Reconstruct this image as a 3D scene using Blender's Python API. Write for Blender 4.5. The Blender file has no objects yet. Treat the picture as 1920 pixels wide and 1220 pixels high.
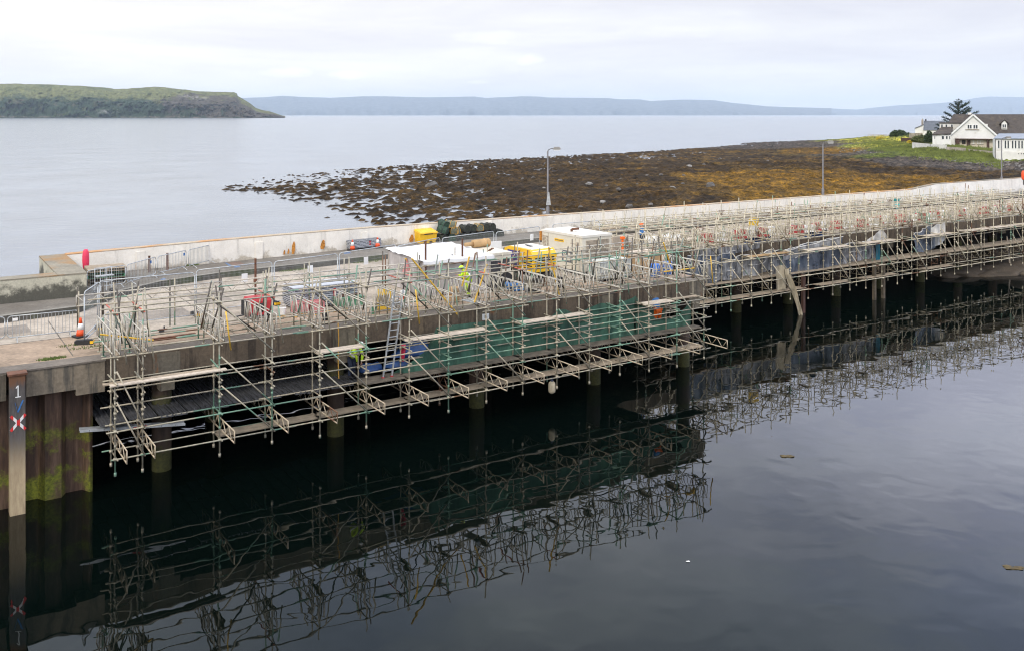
import bpy, bmesh, math, random
import numpy as np
from mathutils import Vector, Matrix, noise as mnoise
random.seed(11)
SC = bpy.context.scene
COL = SC.collection
R = math.radians
# ---------------------------------------------------------------- camera frame and pier frame
F, PX0, PY0, CAMZ = 1754.0, 960.0, 215.5, 12.8
TH = R(56.85); S_, C_ = math.sin(TH), math.cos(TH)
ANG = R(90) - TH                       # direction of the pier axis in the world
def W(u, v, z=0.0): return Vector((u*S_ - v*C_, u*C_ + v*S_, z))
def UV(X, Y): return (X*S_ + Y*C_, -X*C_ + Y*S_)
def GP(px, py, z):                     # ground point from the photograph at height z, world XY
    Y = F*(CAMZ - z)/(py - PY0); return ((px - PX0)*Y/F, Y)
def GUV(px, py, z): return UV(*GP(px, py, z))
def AT(px, py, Y): return Vector(((px - PX0)*Y/F, Y, CAMZ - (py - PY0)*Y/F))

# ---------------------------------------------------------------- materials
def new_mat(name):
    m = bpy.data.materials.new(name); m.use_nodes = True
    nt = m.node_tree; b = nt.nodes['Principled BSDF']
    return m, nt, b
def N(nt, t, **kw):
    n = nt.nodes.new(t)
    for k, v in kw.items(): setattr(n, k, v)
    return n
def lin(c):
    return tuple(((x/12.92) if x <= .04045 else ((x+.055)/1.055)**2.4) for x in c)
def rgb(r, g, b, k=1.0):               # photo-like sRGB 0..255 scaled to an albedo
    l = lin((r/255, g/255, b/255)); return tuple(x*k for x in l) + (1,)
def pos(nt): return N(nt, 'ShaderNodeNewGeometry').outputs['Position']
def mapping(nt, src, scale=(1,1,1), rot=(0,0,0), loc=(0,0,0)):
    m = N(nt, 'ShaderNodeMapping'); m.inputs['Scale'].default_value = scale
    m.inputs['Rotation'].default_value = rot; m.inputs['Location'].default_value = loc
    nt.links.new(src, m.inputs['Vector']); return m.outputs[0]
def noise_n(nt, vec, scale, detail=4, rough=.55, dist=0):
    n = N(nt, 'ShaderNodeTexNoise'); n.inputs['Scale'].default_value = scale
    n.inputs['Detail'].default_value = detail; n.inputs['Roughness'].default_value = rough
    n.inputs['Distortion'].default_value = dist
    if vec is not None: nt.links.new(vec, n.inputs['Vector'])
    return n.outputs['Fac']
def ramp(nt, fac, stops, interp='LINEAR'):
    r = N(nt, 'ShaderNodeValToRGB'); cr = r.color_ramp; cr.interpolation = interp
    while len(cr.elements) < len(stops): cr.elements.new(.5)
    for e, (p, c) in zip(cr.elements, stops):
        e.position = p; e.color = c if len(c) == 4 else tuple(c) + (1,)
    nt.links.new(fac, r.inputs[0]); return r.outputs[0]
def mixc(nt, fac, a, b, mode='MIX'):
    m = N(nt, 'ShaderNodeMix', data_type='RGBA', blend_type=mode)
    for i, x in ((0, fac), (6, a), (7, b)):
        if isinstance(x, (int, float)): m.inputs[i].default_value = x
        elif isinstance(x, tuple): m.inputs[i].default_value = x
        else: nt.links.new(x, m.inputs[i])
    return m.outputs[2]
def math_n(nt, op, a, b=None, clamp=False):
    m = N(nt, 'ShaderNodeMath', operation=op); m.use_clamp = clamp
    for i, x in ((0, a), (1, b)):
        if x is None: continue
        if isinstance(x, (int, float)): m.inputs[i].default_value = x
        else: nt.links.new(x, m.inputs[i])
    return m.outputs[0]
def step(nt, x, lo, hi):
    m = N(nt, 'ShaderNodeMapRange'); m.inputs[1].default_value = lo; m.inputs[2].default_value = hi
    m.interpolation_type = 'SMOOTHSTEP'
    nt.links.new(x, m.inputs[0]); return m.outputs[0]
def sep(nt, v):
    s = N(nt, 'ShaderNodeSeparateXYZ'); nt.links.new(v, s.inputs[0]); return s.outputs
def bump(nt, b, h, dist=.02, strength=.5):
    n = N(nt, 'ShaderNodeBump'); n.inputs['Strength'].default_value = strength; n.inputs['Distance'].default_value = dist
    nt.links.new(h, n.inputs['Height']); nt.links.new(n.outputs[0], b.inputs['Normal'])
def simple(name, c, rough=.6, metal=0, var=.25, scale=3.0, bmp=0.0, dirt=None):
    m, nt, b = new_mat(name)
    f = noise_n(nt, pos(nt), scale, 5, .6)
    lo = tuple(max(0, x*(1-var)) for x in c[:3]) + (1,); hi = tuple(min(1, x*(1+var)) for x in c[:3]) + (1,)
    col = ramp(nt, f, [(.3, lo), (.7, hi)])
    if dirt:
        f2 = step(nt, noise_n(nt, pos(nt), scale*.55, 6, .7), .52, .66)
        col = mixc(nt, f2, col, dirt)
    nt.links.new(col, b.inputs['Base Color'])
    b.inputs['Roughness'].default_value = rough; b.inputs['Metallic'].default_value = metal
    if bmp: bump(nt, b, f, .01, bmp)
    return m
M = {}
M['galv'] = simple('galvanised', (.42, .44, .45, 1), .45, .35, .25, 6)
M['white'] = simple('white_plastic', (.78, .78, .76, 1), .5, 0, .06, 2)
M['yellow'] = simple('yellow_plastic', (.80, .47, .02, 1), .45, 0, .12, 2.5)
M['yellowp'] = simple('yellow_paint', (.78, .50, .05, 1), .5, 0, .15, 2.5)
M['orange'] = simple('orange_cone', (.80, .09, .02, 1), .5, 0, .12, 3)
M['red'] = simple('red_paint', (.42, .03, .035, 1), .5, 0, .2, 3)
M['pinkred'] = simple('lifebuoy_red', (.72, .04, .10, 1), .5, 0, .1, 3)
M['pink'] = simple('pink_plastic', (.55, .22, .22, 1), .6, 0, .2, 3)
M['greenp'] = simple('green_plastic', (.08, .22, .13, 1), .5, 0, .2, 3)
M['black'] = simple('black_rubber', (.02, .02, .022, 1), .7, 0, .3, 3)
M['dark'] = simple('dark_steel', (.05, .05, .055, 1), .5, .2, .3, 4)
M['rust'] = simple('rusty_steel', (.13, .055, .03, 1), .8, .1, .5, 5)
M['blue'] = simple('blue_tarp', (.02, .07, .22, 1), .5, 0, .3, 3)
M['bluebright'] = simple('blue_plastic', (.03, .14, .5, 1), .5, 0, .2, 3)
M['turq'] = simple('turquoise_cloth', (.06, .42, .42, 1), .7, 0, .2, 3)
M['cream'] = simple('cream_paint', (.64, .60, .50, 1), .45, 0, .07, 1.5, 0, (.55, .50, .40, 1))
M['creamtop'] = simple('cream_top', (.66, .63, .56, 1), .5, 0, .06, 1.5)
M['tan'] = simple('plywood', (.42, .27, .13, 1), .7, 0, .2, 2)
M['plank'] = simple('weathered_plank', (.36, .29, .21, 1), .8, 0, .3, 5, .3)
M['plankpale'] = simple('pale_plank', (.55, .47, .38, 1), .8, 0, .2, 5, .3)
M['plankdark'] = simple('wet_plank', (.20, .165, .12, 1), .8, 0, .35, 4, .3)
M['hivis'] = simple('hivis_yellow', (.55, .80, .03, 1), .6, 0, .12, 8)
M['hivisorange'] = simple('hivis_orange', (.90, .15, .01, 1), .6, 0, .12, 8)
M['skin'] = simple('skin', (.45, .26, .19, 1), .6, 0, .1, 8)
M['navy'] = simple('navy_cloth', (.02, .03, .06, 1), .8, 0, .3, 8)
M['bluecloth'] = simple('blue_cloth', (.04, .15, .38, 1), .8, 0, .2, 8)
M['reflect'] = simple('reflective_tape', (.7, .72, .72, 1), .4, 0, .05, 8)
M['rope'] = simple('orange_rope', (.62, .34, .06, 1), .8, 0, .2, 8)
M['grille'] = simple('grille_brown', (.40, .335, .26, 1), .6, 0, .2, 6)
M['glass'] = simple('window_glass', (.05, .06, .07, 1), .1, 0, .5, 1.0)
M['slate'] = simple('slate_roof', (.10, .115, .14, 1), .7, 0, .2, 1.2, .3)
M['brownroof'] = simple('brown_tile_roof', (.062, .052, .047, 1), .8, 0, .3, 1.5, .3, (.09, .073, .056, 1))
M['greyroof'] = simple('grey_felt_roof', (.22, .25, .30, 1), .6, 0, .15, .8)
M['render'] = simple('white_render', (.76, .75, .72, 1), .85, 0, .07, .5, 0, (.60, .575, .52, 1))
M['beige'] = simple('beige_render', (.62, .54, .42, 1), .8, 0, .08, .7)
M['brownwood'] = simple('brown_wood', (.07, .035, .025, 1), .7, 0, .3, 3)
M['stone'] = simple('stone_wall', (.33, .29, .24, 1), .9, 0, .4, 1.5, .5)
M['oldwhite'] = simple('old_whitewash', (.70, .68, .64, 1), .9, 0, .12, .6, 0, (.45, .42, .37, 1))
M['rock'] = simple('grey_rock', (.10, .092, .085, 1), .9, 0, .45, .8, .5)
M['barrierred'] = simple('barrier_red', (.42, .06, .06, 1), .5, 0, .15, 3)

def tube_mat(name, base, band, bandamt, rusty):
    m, nt, b = new_mat(name)
    p = pos(nt)
    f1 = noise_n(nt, p, .55, 2, .5)
    f2 = noise_n(nt, p, 7, 4, .65)
    f3 = noise_n(nt, mapping(nt, p, loc=(31, 17, 5)), .5, 2, .5)
    col = ramp(nt, f2, [(.3, tuple(x*.62 for x in base)), (.7, tuple(min(1, x*1.2) for x in base))])
    g = step(nt, f1, bandamt, bandamt + .015)
    col = mixc(nt, g, col, band)
    r = step(nt, f3, rusty, rusty + .02)
    col = mixc(nt, r, col, (.15, .075, .04, 1))
    nt.links.new(col, b.inputs['Base Color'])
    b.inputs['Roughness'].default_value = .55; b.inputs['Metallic'].default_value = .15
    return m
M['tube'] = tube_mat('scaffold_tube', (.43, .38, .285), (.17, .29, .21, 1), .60, .65)
M['tubegreen'] = tube_mat('scaffold_tube_green', (.385, .355, .275), (.17, .29, .21, 1), .56, .66)
M['tubefar'] = tube_mat('scaffold_tube_weathered', (.56, .50, .375), (.22, .33, .24, 1), .63, .64)
M['tuberust'] = tube_mat('scaffold_tube_rust', (.10, .085, .07), (.20, .23, .20, 1), .56, .60)
M['tubered'] = tube_mat('scaffold_tube_red', (.55, .14, .09), (.5, .47, .4, 1), .56, .7)
M['tubeyellow'] = tube_mat('scaffold_tube_yellow', (.78, .48, .06), (.7, .42, .06, 1), .58, .7)
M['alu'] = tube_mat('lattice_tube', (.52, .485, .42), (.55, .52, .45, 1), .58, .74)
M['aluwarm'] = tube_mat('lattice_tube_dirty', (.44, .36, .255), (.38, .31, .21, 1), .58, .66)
M['farlattice'] = tube_mat('lattice_tube_dark', (.28, .235, .16), (.2, .17, .12, 1), .58, .62)  # darker tube colour for the lower lattice beams of the farther scaffold

def concrete(name, base, stain, amt=.5, streak=True, extra=None):
    m, nt, b = new_mat(name)
    p = pos(nt)
    f = noise_n(nt, p, 1.3, 6, .65)
    f2 = noise_n(nt, p, 9, 4, .6)
    col = ramp(nt, f, [(.3, tuple(x*.75 for x in base)), (.7, tuple(x*1.15 for x in base))])
    if streak:
        sv = noise_n(nt, mapping(nt, p, (2.2, 2.2, .22)), 1.6, 5, .65)
        col = mixc(nt, math_n(nt, 'MULTIPLY', step(nt, sv, .48, .64), amt), col, stain)
    else:
        sv = noise_n(nt, p, .45, 5, .6)
        col = mixc(nt, math_n(nt, 'MULTIPLY', step(nt, sv, .47, .62), amt), col, stain)
    if extra:
        e = noise_n(nt, mapping(nt, p, (1, 1, .35), loc=(7, 3, 9)), .8, 5, .7)
        col = mixc(nt, step(nt, e, .60, .68), col, extra)
    col = mixc(nt, .25, col, ramp(nt, f2, [(.3, (.1, .1, .1)), (.7, (.9, .9, .9))]), 'OVERLAY')
    nt.links.new(col, b.inputs['Base Color']); b.inputs['Roughness'].default_value = .9
    bump(nt, b, f2, .02, .5)
    return m
M['beam'] = concrete('beam_concrete', (.135, .102, .070), (.045, .034, .025, 1), .85, True, (.22, .165, .10, 1))
M['cap'] = concrete('cap_concrete', (.17, .145, .105), (.06, .05, .038, 1), .8, True, (.19, .085, .035, 1))
M['capleft'] = concrete('quay_capping', (.22, .18, .13), (.07, .065, .055, 1), .8, True, (.16, .08, .03, 1))
M['road'] = concrete('road_concrete', (.42, .362, .295), (.27, .228, .18, 1), .9, False)
M['apron'] = concrete('apron_concrete', (.335, .250, .178), (.20, .15, .105, 1), .85, False)
M['edge'] = concrete('edge_concrete', (.17, .145, .12), (.10, .085, .07, 1), .7, False)
M['pave'] = concrete('pavement_asphalt', (.17, .152, .128), (.115, .10, .082, 1), .8, False)
M['kerb'] = concrete('kerb_stone', (.085, .08, .07), (.06, .075, .035, 1), .8, False)
M['kerbtop'] = concrete('kerb_top', (.24, .225, .195), (.17, .155, .13, 1), .6, False)
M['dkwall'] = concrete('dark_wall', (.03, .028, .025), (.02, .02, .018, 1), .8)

def wall_mat(name, base, low, lowz, orange):
    # painted parapet: grime at the foot, streaks, an ochre lichen line along the top
    m, nt, b = new_mat(name)
    p = pos(nt); z = sep(nt, p)[2]
    f = noise_n(nt, p, 1.1, 6, .65)
    col = ramp(nt, f, [(.32, tuple(x*.83 for x in base)), (.62, base)])
    sv = noise_n(nt, mapping(nt, p, (1.6, 1.6, .2)), 1.8, 5, .7)
    col = mixc(nt, math_n(nt, 'MULTIPLY', step(nt, sv, .53, .68), .55), col, tuple(x*.62 for x in base) + (1,))
    g = noise_n(nt, p, 1.0, 6, .7)
    gz = math_n(nt, 'ADD', z, math_n(nt, 'MULTIPLY', g, -2.2))
    col = mixc(nt, math_n(nt, 'MULTIPLY', step(nt, gz, lowz + .35, lowz), .9), col, low)
    col = mixc(nt, .2, col, ramp(nt, noise_n(nt, p, 14, 3, .6), [(.3, (.15, .15, .15)), (.7, (.85, .85, .85))]), 'OVERLAY')
    if orange:
        o = noise_n(nt, p, 2.2, 4, .6)
        oz = math_n(nt, 'ADD', z, math_n(nt, 'MULTIPLY', o, .25))
        col = mixc(nt, math_n(nt, 'MULTIPLY', step(nt, oz, orange + .02, orange + .10), .85), col, (.50, .21, .035, 1))
    nt.links.new(col, b.inputs['Base Color']); b.inputs['Roughness'].default_value = .85
    bump(nt, b, f, .02, .3)
    return m
M['wall'] = wall_mat('parapet_paint', (.86, .81, .72), (.46, .40, .31, 1), 3.55, None)
M['wallfar'] = wall_mat('parapet_paint_far', (.86, .83, .77), (.60, .56, .48, 1), 3.6, None)
M['wallleft'] = wall_mat('parapet_weathered', (.52, .49, .38), (.05, .048, .038, 1), 4.0, None)
M['lichen'] = concrete('wall_top_lichen', (.24, .215, .165), (.30, .16, .05, 1), .75, False)
M['walltop'] = concrete('wall_top', (.45, .37, .27), (.48, .22, .06, 1), .75, False)

def sheetpile_mat():
    m, nt, b = new_mat('sheet_pile_steel')
    p = pos(nt); z = sep(nt, p)[2]
    f = noise_n(nt, p, 2.0, 6, .7)
    sv = noise_n(nt, mapping(nt, p, (3, 3, .35)), 1.5, 5, .7)
    col = ramp(nt, sv, [(.3, (.018, .011, .008)), (.5, (.065, .034, .02)), (.7, (.15, .092, .06))])
    a = math_n(nt, 'ADD', z, math_n(nt, 'MULTIPLY', math_n(nt, 'SUBTRACT', f, .5), 2.4))
    al = math_n(nt, 'MULTIPLY', step(nt, a, 1.25, .85), step(nt, a, -.5, .2))
    al2 = math_n(nt, 'MULTIPLY', math_n(nt, 'MULTIPLY', step(nt, a, 1.7, 1.95), step(nt, a, 2.9, 2.3)), .75)
    alg = math_n(nt, 'MULTIPLY', math_n(nt, 'MAXIMUM', al, al2), step(nt, noise_n(nt, mapping(nt, p, loc=(3, 8, 1)), .9, 4, .6), .42, .57))
    gr = ramp(nt, noise_n(nt, p, 12, 4, .6), [(.3, (.05, .058, .006)), (.7, (.21, .225, .016))])
    col = mixc(nt, alg, col, gr)
    nt.links.new(col, b.inputs['Base Color']); b.inputs['Roughness'].default_value = .75
    bump(nt, b, f, .03, .6)
    return m
M['sheetpile'] = sheetpile_mat()
def pile_mat():
    m, nt, b = new_mat('pile_steel')
    p = pos(nt); z = sep(nt, p)[2]
    f = noise_n(nt, p, 2.2, 6, .7)
    col = ramp(nt, noise_n(nt, mapping(nt, p, (2, 2, .5)), 2, 5, .7), [(.3, (.03, .018, .012)), (.7, (.08, .05, .034))])
    a = math_n(nt, 'ADD', z, math_n(nt, 'MULTIPLY', math_n(nt, 'SUBTRACT', f, .5), 1.6))
    al = math_n(nt, 'MAXIMUM', step(nt, a, 1.1, .7), math_n(nt, 'MULTIPLY', step(nt, a, 1.9, 2.3), step(nt, a, 3.0, 2.5)))
    col = mixc(nt, math_n(nt, 'MULTIPLY', al, .85), col, ramp(nt, noise_n(nt, p, 10, 4), [(.3, (.022, .026, .006)), (.7, (.075, .078, .014))]))
    nt.links.new(col, b.inputs['Base Color']); b.inputs['Roughness'].default_value = .8
    bump(nt, b, f, .03, .6)
    return m
M['pile'] = pile_mat()
def fender_mat():
    m, nt, b = new_mat('fender_timber')
    p = pos(nt); z = sep(nt, p)[2]
    f = noise_n(nt, mapping(nt, p, (4, 4, .8)), 2.2, 6, .7)
    a = math_n(nt, 'ADD', z, math_n(nt, 'MULTIPLY', math_n(nt, 'SUBTRACT', f, .5), .9))
    t = step(nt, a, 2.7, 1.2)
    up = ramp(nt, f, [(.3, (.05, .044, .042)), (.7, (.125, .112, .105))])
    dn = ramp(nt, f, [(.3, (.30, .222, .135)), (.7, (.50, .395, .245))])
    col = mixc(nt, t, up, dn)
    col = mixc(nt, step(nt, a, 4.0, 4.35), col, (.15, .07, .035, 1))
    nt.links.new(col, b.inputs['Base Color']); b.inputs['Roughness'].default_value = .8
    bump(nt, b, f, .02, .6); return m
M['fender'] = fender_mat()

def sheet_mat(name, c, alpha, rough=.5, scale=1.2, hi=None):
    m, nt, b = new_mat(name)
    p = pos(nt)
    f = noise_n(nt, mapping(nt, p, (1.6, 1.6, .5)), scale, 5, .65)
    col = ramp(nt, f, [(.36, tuple(x*.6 for x in c)), (.64, hi or tuple(min(1, x*1.4) for x in c))])
    nt.links.new(col, b.inputs['Base Color']); b.inputs['Roughness'].default_value = rough
    b.inputs['Alpha'].default_value = alpha
    if alpha < 1:
        a = N(nt, 'ShaderNodeMapRange'); a.inputs[1].default_value = .3; a.inputs[2].default_value = .7
        a.inputs[3].default_value = max(0, alpha-.18); a.inputs[4].default_value = min(1, alpha+.15)
        nt.links.new(noise_n(nt, p, .7, 3), a.inputs[0]); nt.links.new(a.outputs[0], b.inputs['Alpha'])
    return m
M['net'] = sheet_mat('debris_netting', (.048, .130, .088), .98, .8)
M['poly'] = sheet_mat('grey_polythene', (.26, .265, .275), .66, .28, 1.6, (.58, .58, .58))
M['polyblue'] = sheet_mat('blue_polythene', (.03, .06, .12), .84, .3, 1.4, (.19, .22, .27))
M['polydark'] = sheet_mat('dark_polythene', (.06, .065, .08), .72, .28, 2.2, (.46, .465, .48))
M['polywhite'] = sheet_mat('white_sheet', (.62, .61, .58), .95, .5, 1.0)
M['polycream'] = sheet_mat('cream_cloth', (.46, .40, .29), .92, .8, 1.5)
M['polyteal'] = sheet_mat('teal_sheet', (.01, .13, .18), 1.0, .5, 1.5)
M['shelterside'] = sheet_mat('shelter_polythene', (.42, .38, .37), .88, .35, .6, (.62, .58, .57))
M['sheetwhite'] = simple('white_roof_sheet', (.66, .66, .67, 1), .5, 0, .08, 2, .6)
M['weed'] = simple('bladderwrack', (.07, .048, .012, 1), .7, 0, .5, 6)

# stack of perforated panels
def perforated():
    m, nt, b = new_mat('perforated_steel')
    p = N(nt, 'ShaderNodeTexCoord').outputs['Object']
    v = N(nt, 'ShaderNodeTexBrick'); v.inputs['Scale'].default_value = 1.0
    v.inputs['Brick Width'].default_value = .30; v.inputs['Row Height'].default_value = .085
    v.inputs['Mortar Size'].default_value = .026; v.offset = .5
    v.inputs['Color1'].default_value = (.07, .08, .10, 1); v.inputs['Color2'].default_value = (.12, .13, .16, 1)
    v.inputs['Mortar'].default_value = (.50, .52, .56, 1)
    c = N(nt, 'ShaderNodeCombineXYZ'); s = sep(nt, p)
    nt.links.new(math_n(nt, 'ADD', s[0], s[1]), c.inputs[0]); nt.links.new(s[2], c.inputs[1])
    nt.links.new(c.outputs[0], v.inputs['Vector']); nt.links.new(v.outputs['Color'], b.inputs['Base Color'])
    b.inputs['Roughness'].default_value = .45; b.inputs['Metallic'].default_value = .3
    return m
M['perf'] = perforated()

def water_mat(name, base, dist, scale, rough, dist2=0, scale2=.1, aniso=1.0, det=3):
    m, nt, b = new_mat(name)
    p = pos(nt)
    q = mapping(nt, p, (1, aniso, 1))
    h = math_n(nt, 'MULTIPLY', noise_n(nt, q, scale, det, .4, .3), dist)
    if dist2:
        h = math_n(nt, 'ADD', h, math_n(nt, 'MULTIPLY', noise_n(nt, mapping(nt, p, (1, aniso, 1), loc=(9, 4, 2)), scale2, 3, .5), dist2))
    n = N(nt, 'ShaderNodeBump'); n.inputs['Strength'].default_value = 1; n.inputs['Distance'].default_value = 1
    nt.links.new(h, n.inputs['Height']); nt.links.new(n.outputs[0], b.inputs['Normal'])
    f = noise_n(nt, p, .05, 4, .6)
    nt.links.new(ramp(nt, f, [(.35, base), (.7, tuple(x*1.6 for x in base[:3]) + (1,))]), b.inputs['Base Color'])
    b.inputs['Roughness'].default_value = rough; b.inputs['IOR'].default_value = 1.333
    return m
M['harbour'] = water_mat('harbour_water', (.0007, .0021, .0017, 1), .0105, .75, .015, .007, .22, 1.0, 1.6)
M['sea'] = water_mat('sea_water', (.115, .132, .155, 1), .05, .5, .16, .16, .06)

# ---------------------------------------------------------------- mesh builder
class MB:
    def __init__(s): s.v = []; s.f = []
    def add(s, vs, fs):
        o = len(s.v); s.v += [tuple(p) for p in vs]; s.f += [tuple(o+i for i in f) for f in fs]
    def bx(s, x0, x1, y0, y1, z0, z1):
        s.add([(x0,y0,z0),(x1,y0,z0),(x1,y1,z0),(x0,y1,z0),(x0,y0,z1),(x1,y0,z1),(x1,y1,z1),(x0,y1,z1)],
              [(0,3,2,1),(4,5,6,7),(0,1,5,4),(1,2,6,5),(2,3,7,6),(3,0,4,7)])
    def box(s, c, d, rot=None):
        m = rot if rot is not None else Matrix.Identity(3)
        c = Vector(c); h = Vector(d)/2; vs = []
        for sz in (-1, 1):
            for sx, sy in ((-1,-1),(1,-1),(1,1),(-1,1)): vs.append(c + m @ Vector((sx*h.x, sy*h.y, sz*h.z)))
        s.add(vs, [(0,3,2,1),(4,5,6,7),(0,1,5,4),(1,2,6,5),(2,3,7,6),(3,0,4,7)])
    def bar(s, a, b, w, h):          # rectangular bar from a to b
        a, b = Vector(a), Vector(b); d = b-a; L = d.length
        if L < 1e-6: return
        x = d/L; up = Vector((0,0,1)) if abs(x.z) < .95 else Vector((0,1,0))
        y = up.cross(x).normalized(); z = x.cross(y)
        s.box((a+b)/2, (L, w, h), Matrix((x, y, z)).transposed())
    def tube(s, a, b, r, n=6, r2=None):
        a, b = Vector(a), Vector(b); d = b-a
        if d.length < 1e-6: return
        x = d.normalized(); up = Vector((0,0,1)) if abs(x.z) < .95 else Vector((1,0,0))
        y = up.cross(x).normalized(); z = x.cross(y); r2 = r if r2 is None else r2
        vs = [a + (y*math.cos(t)+z*math.sin(t))*r for t in [2*math.pi*i/n for i in range(n)]]
        vs += [b + (y*math.cos(t)+z*math.sin(t))*r2 for t in [2*math.pi*i/n for i in range(n)]]
        s.add(vs, [(i, (i+1) % n, n+(i+1) % n, n+i) for i in range(n)] + [tuple(range(n-1, -1, -1)), tuple(range(n, 2*n))])
    def path(s, pts, r, n=6, closed=False):
        k = len(pts)
        for i in range(k if closed else k-1): s.tube(pts[i], pts[(i+1) % k], r, n)
    def lathe(s, prof, n=16, c=(0,0,0), axis='z'):
        o = len(s.v); cx, cy, cz = c
        for r, h in prof:
            for i in range(n):
                t = 2*math.pi*i/n; p = (r*math.cos(t), r*math.sin(t), h)
                if axis == 'x': p = (p[2], p[0], p[1])
                if axis == 'y': p = (p[1], p[2], p[0])
                s.v.append((cx+p[0], cy+p[1], cz+p[2]))
        for j in range(len(prof)-1):
            for i in range(n):
                s.f.append((o+j*n+i, o+j*n+(i+1) % n, o+(j+1)*n+(i+1) % n, o+(j+1)*n+i))
        s.f.append(tuple(o+i for i in range(n-1, -1, -1))); s.f.append(tuple(o+(len(prof)-1)*n+i for i in range(n)))
    def prism(s, poly, z0, z1):      # poly in xy
        n = len(poly)
        a = sum(poly[i][0]*poly[(i+1) % n][1]-poly[(i+1) % n][0]*poly[i][1] for i in range(n))
        if a < 0: poly = poly[::-1]
        s.add([(x, y, z0) for x, y in poly] + [(x, y, z1) for x, y in poly],
              [(i, (i+1) % n, n+(i+1) % n, n+i) for i in range(n)] + [tuple(range(n-1, -1, -1)), tuple(range(n, 2*n))])
    def prismx(s, poly, x0, x1):     # poly in (y,z)
        n = len(poly)
        s.add([(x0, y, z) for y, z in poly] + [(x1, y, z) for y, z in poly],
              [(i, (i+1) % n, n+(i+1) % n, n+i) for i in range(n)] + [tuple(range(n-1, -1, -1)), tuple(range(n, 2*n))])
    def prismy(s, poly, y0, y1):     # poly in (x,z)
        n = len(poly)
        s.add([(x, y0, z) for x, z in poly] + [(x, y1, z) for x, z in poly],
              [(i, (i+1) % n, n+(i+1) % n, n+i) for i in range(n)] + [tuple(range(n-1, -1, -1)), tuple(range(n, 2*n))])
    def grid(s, fn, nu, nv):
        o = len(s.v)
        for j in range(nv+1):
            for i in range(nu+1): s.v.append(tuple(fn(i/nu, j/nv)))
        for j in range(nv):
            for i in range(nu):
                a = o+j*(nu+1)+i; s.f.append((a, a+1, a+nu+2, a+nu+1))
    def blob(s, c, r, seed=0, amp=.25, sub=2, sq=(1,1,1), cut=None):
        bm = bmesh.new(); bmesh.ops.create_icosphere(bm, subdivisions=sub, radius=1)
        vs = []
        for v in bm.verts:
            k = 1 + amp*mnoise.noise(v.co*1.3 + Vector((seed*3.1, seed*1.7, seed)))
            k += amp*.5*mnoise.noise(v.co*3.1 + Vector((seed*.7, seed*2.9, 4)))
            p = Vector((v.co.x*sq[0], v.co.y*sq[1], v.co.z*sq[2]))*r*k
            if cut is not None: p.z = max(p.z, cut)
            vs.append(Vector(c)+p)
        fs = [tuple(v.index for v in f.verts) for f in bm.faces]; bm.free()
        s.add(vs, fs)
    def build(s, name, mat, parent=None, smooth=False, off=(0,0,0), fix=True):
        me = bpy.data.meshes.new(name)
        ox, oy, oz = off
        me.from_pydata([(x-ox, y-oy, z-oz) for x, y, z in s.v], [], s.f)
        if fix:
            bm = bmesh.new(); bm.from_mesh(me)
            bmesh.ops.recalc_face_normals(bm, faces=bm.faces); bm.to_mesh(me); bm.free()
        me.materials.append(M[mat] if isinstance(mat, str) else mat)
        if smooth: me.polygons.foreach_set('use_smooth', [True]*len(me.polygons))
        o = bpy.data.objects.new(name, me); COL.objects.link(o)
        if parent is not None: o.parent = parent
        return o
def tag(o, label=None, cat=None, group=None, kind=None):
    if label: o['label'] = label
    if cat: o['category'] = cat
    if group: o['group'] = group
    if kind: o['kind'] = kind
    return o
def thing(name, label, cat, u, v, z, rot=0.0, group=None):
    o = bpy.data.objects.new(name, None); COL.objects.link(o); o.empty_display_size = .2
    o.location = W(u, v, z); o.rotation_euler = (0, 0, ANG+rot)
    return tag(o, label, cat, group)
def thingw(name, label, cat, X, Y, z, rot=0.0, group=None):
    o = bpy.data.objects.new(name, None); COL.objects.link(o); o.empty_display_size = .2
    o.location = (X, Y, z); o.rotation_euler = (0, 0, rot)
    return tag(o, label, cat, group)
def one(name, mb, mat, label, cat, u, v, z, rot=0.0, group=None, smooth=False):
    o = mb.build(name, mat, None, smooth); o.location = W(u, v, z); o.rotation_euler = (0, 0, ANG+rot)
    return tag(o, label, cat, group)
def struct(name, mb, mat, pier=True, smooth=False, fix=True):
    o = mb.build(name, mat, None, smooth, fix=fix)
    if pier: o.rotation_euler = (0, 0, ANG)
    return tag(o, kind='structure')
def kids(o): return [c for c in bpy.data.objects if c.parent == o]
def copy_tree(o, parent=None):
    c = o.copy(); COL.objects.link(c)
    if parent is not None: c.parent = parent
    for ch in kids(o): copy_tree(ch, c)
    return c
ORD = 'first second third fourth fifth sixth seventh eighth ninth tenth eleventh twelfth thirteenth fourteenth fifteenth sixteenth seventeenth eighteenth nineteenth twentieth twenty-first twenty-second twenty-third twenty-fourth twenty-fifth twenty-sixth'.split()
def text_mesh(body, size, depth=.004):
    cu = bpy.data.curves.new('letters', 'FONT'); cu.body = body; cu.size = size; cu.extrude = depth
    cu.align_x = 'CENTER'; cu.align_y = 'CENTER'
    o = bpy.data.objects.new('letters_tmp', cu); COL.objects.link(o)
    dg = bpy.context.evaluated_depsgraph_get()
    me = bpy.data.meshes.new_from_object(o.evaluated_get(dg)); bpy.data.objects.remove(o)
    return me
HAZE, SUNE, EXPO = 4.0e-5, 1.5, 0.3
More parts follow.
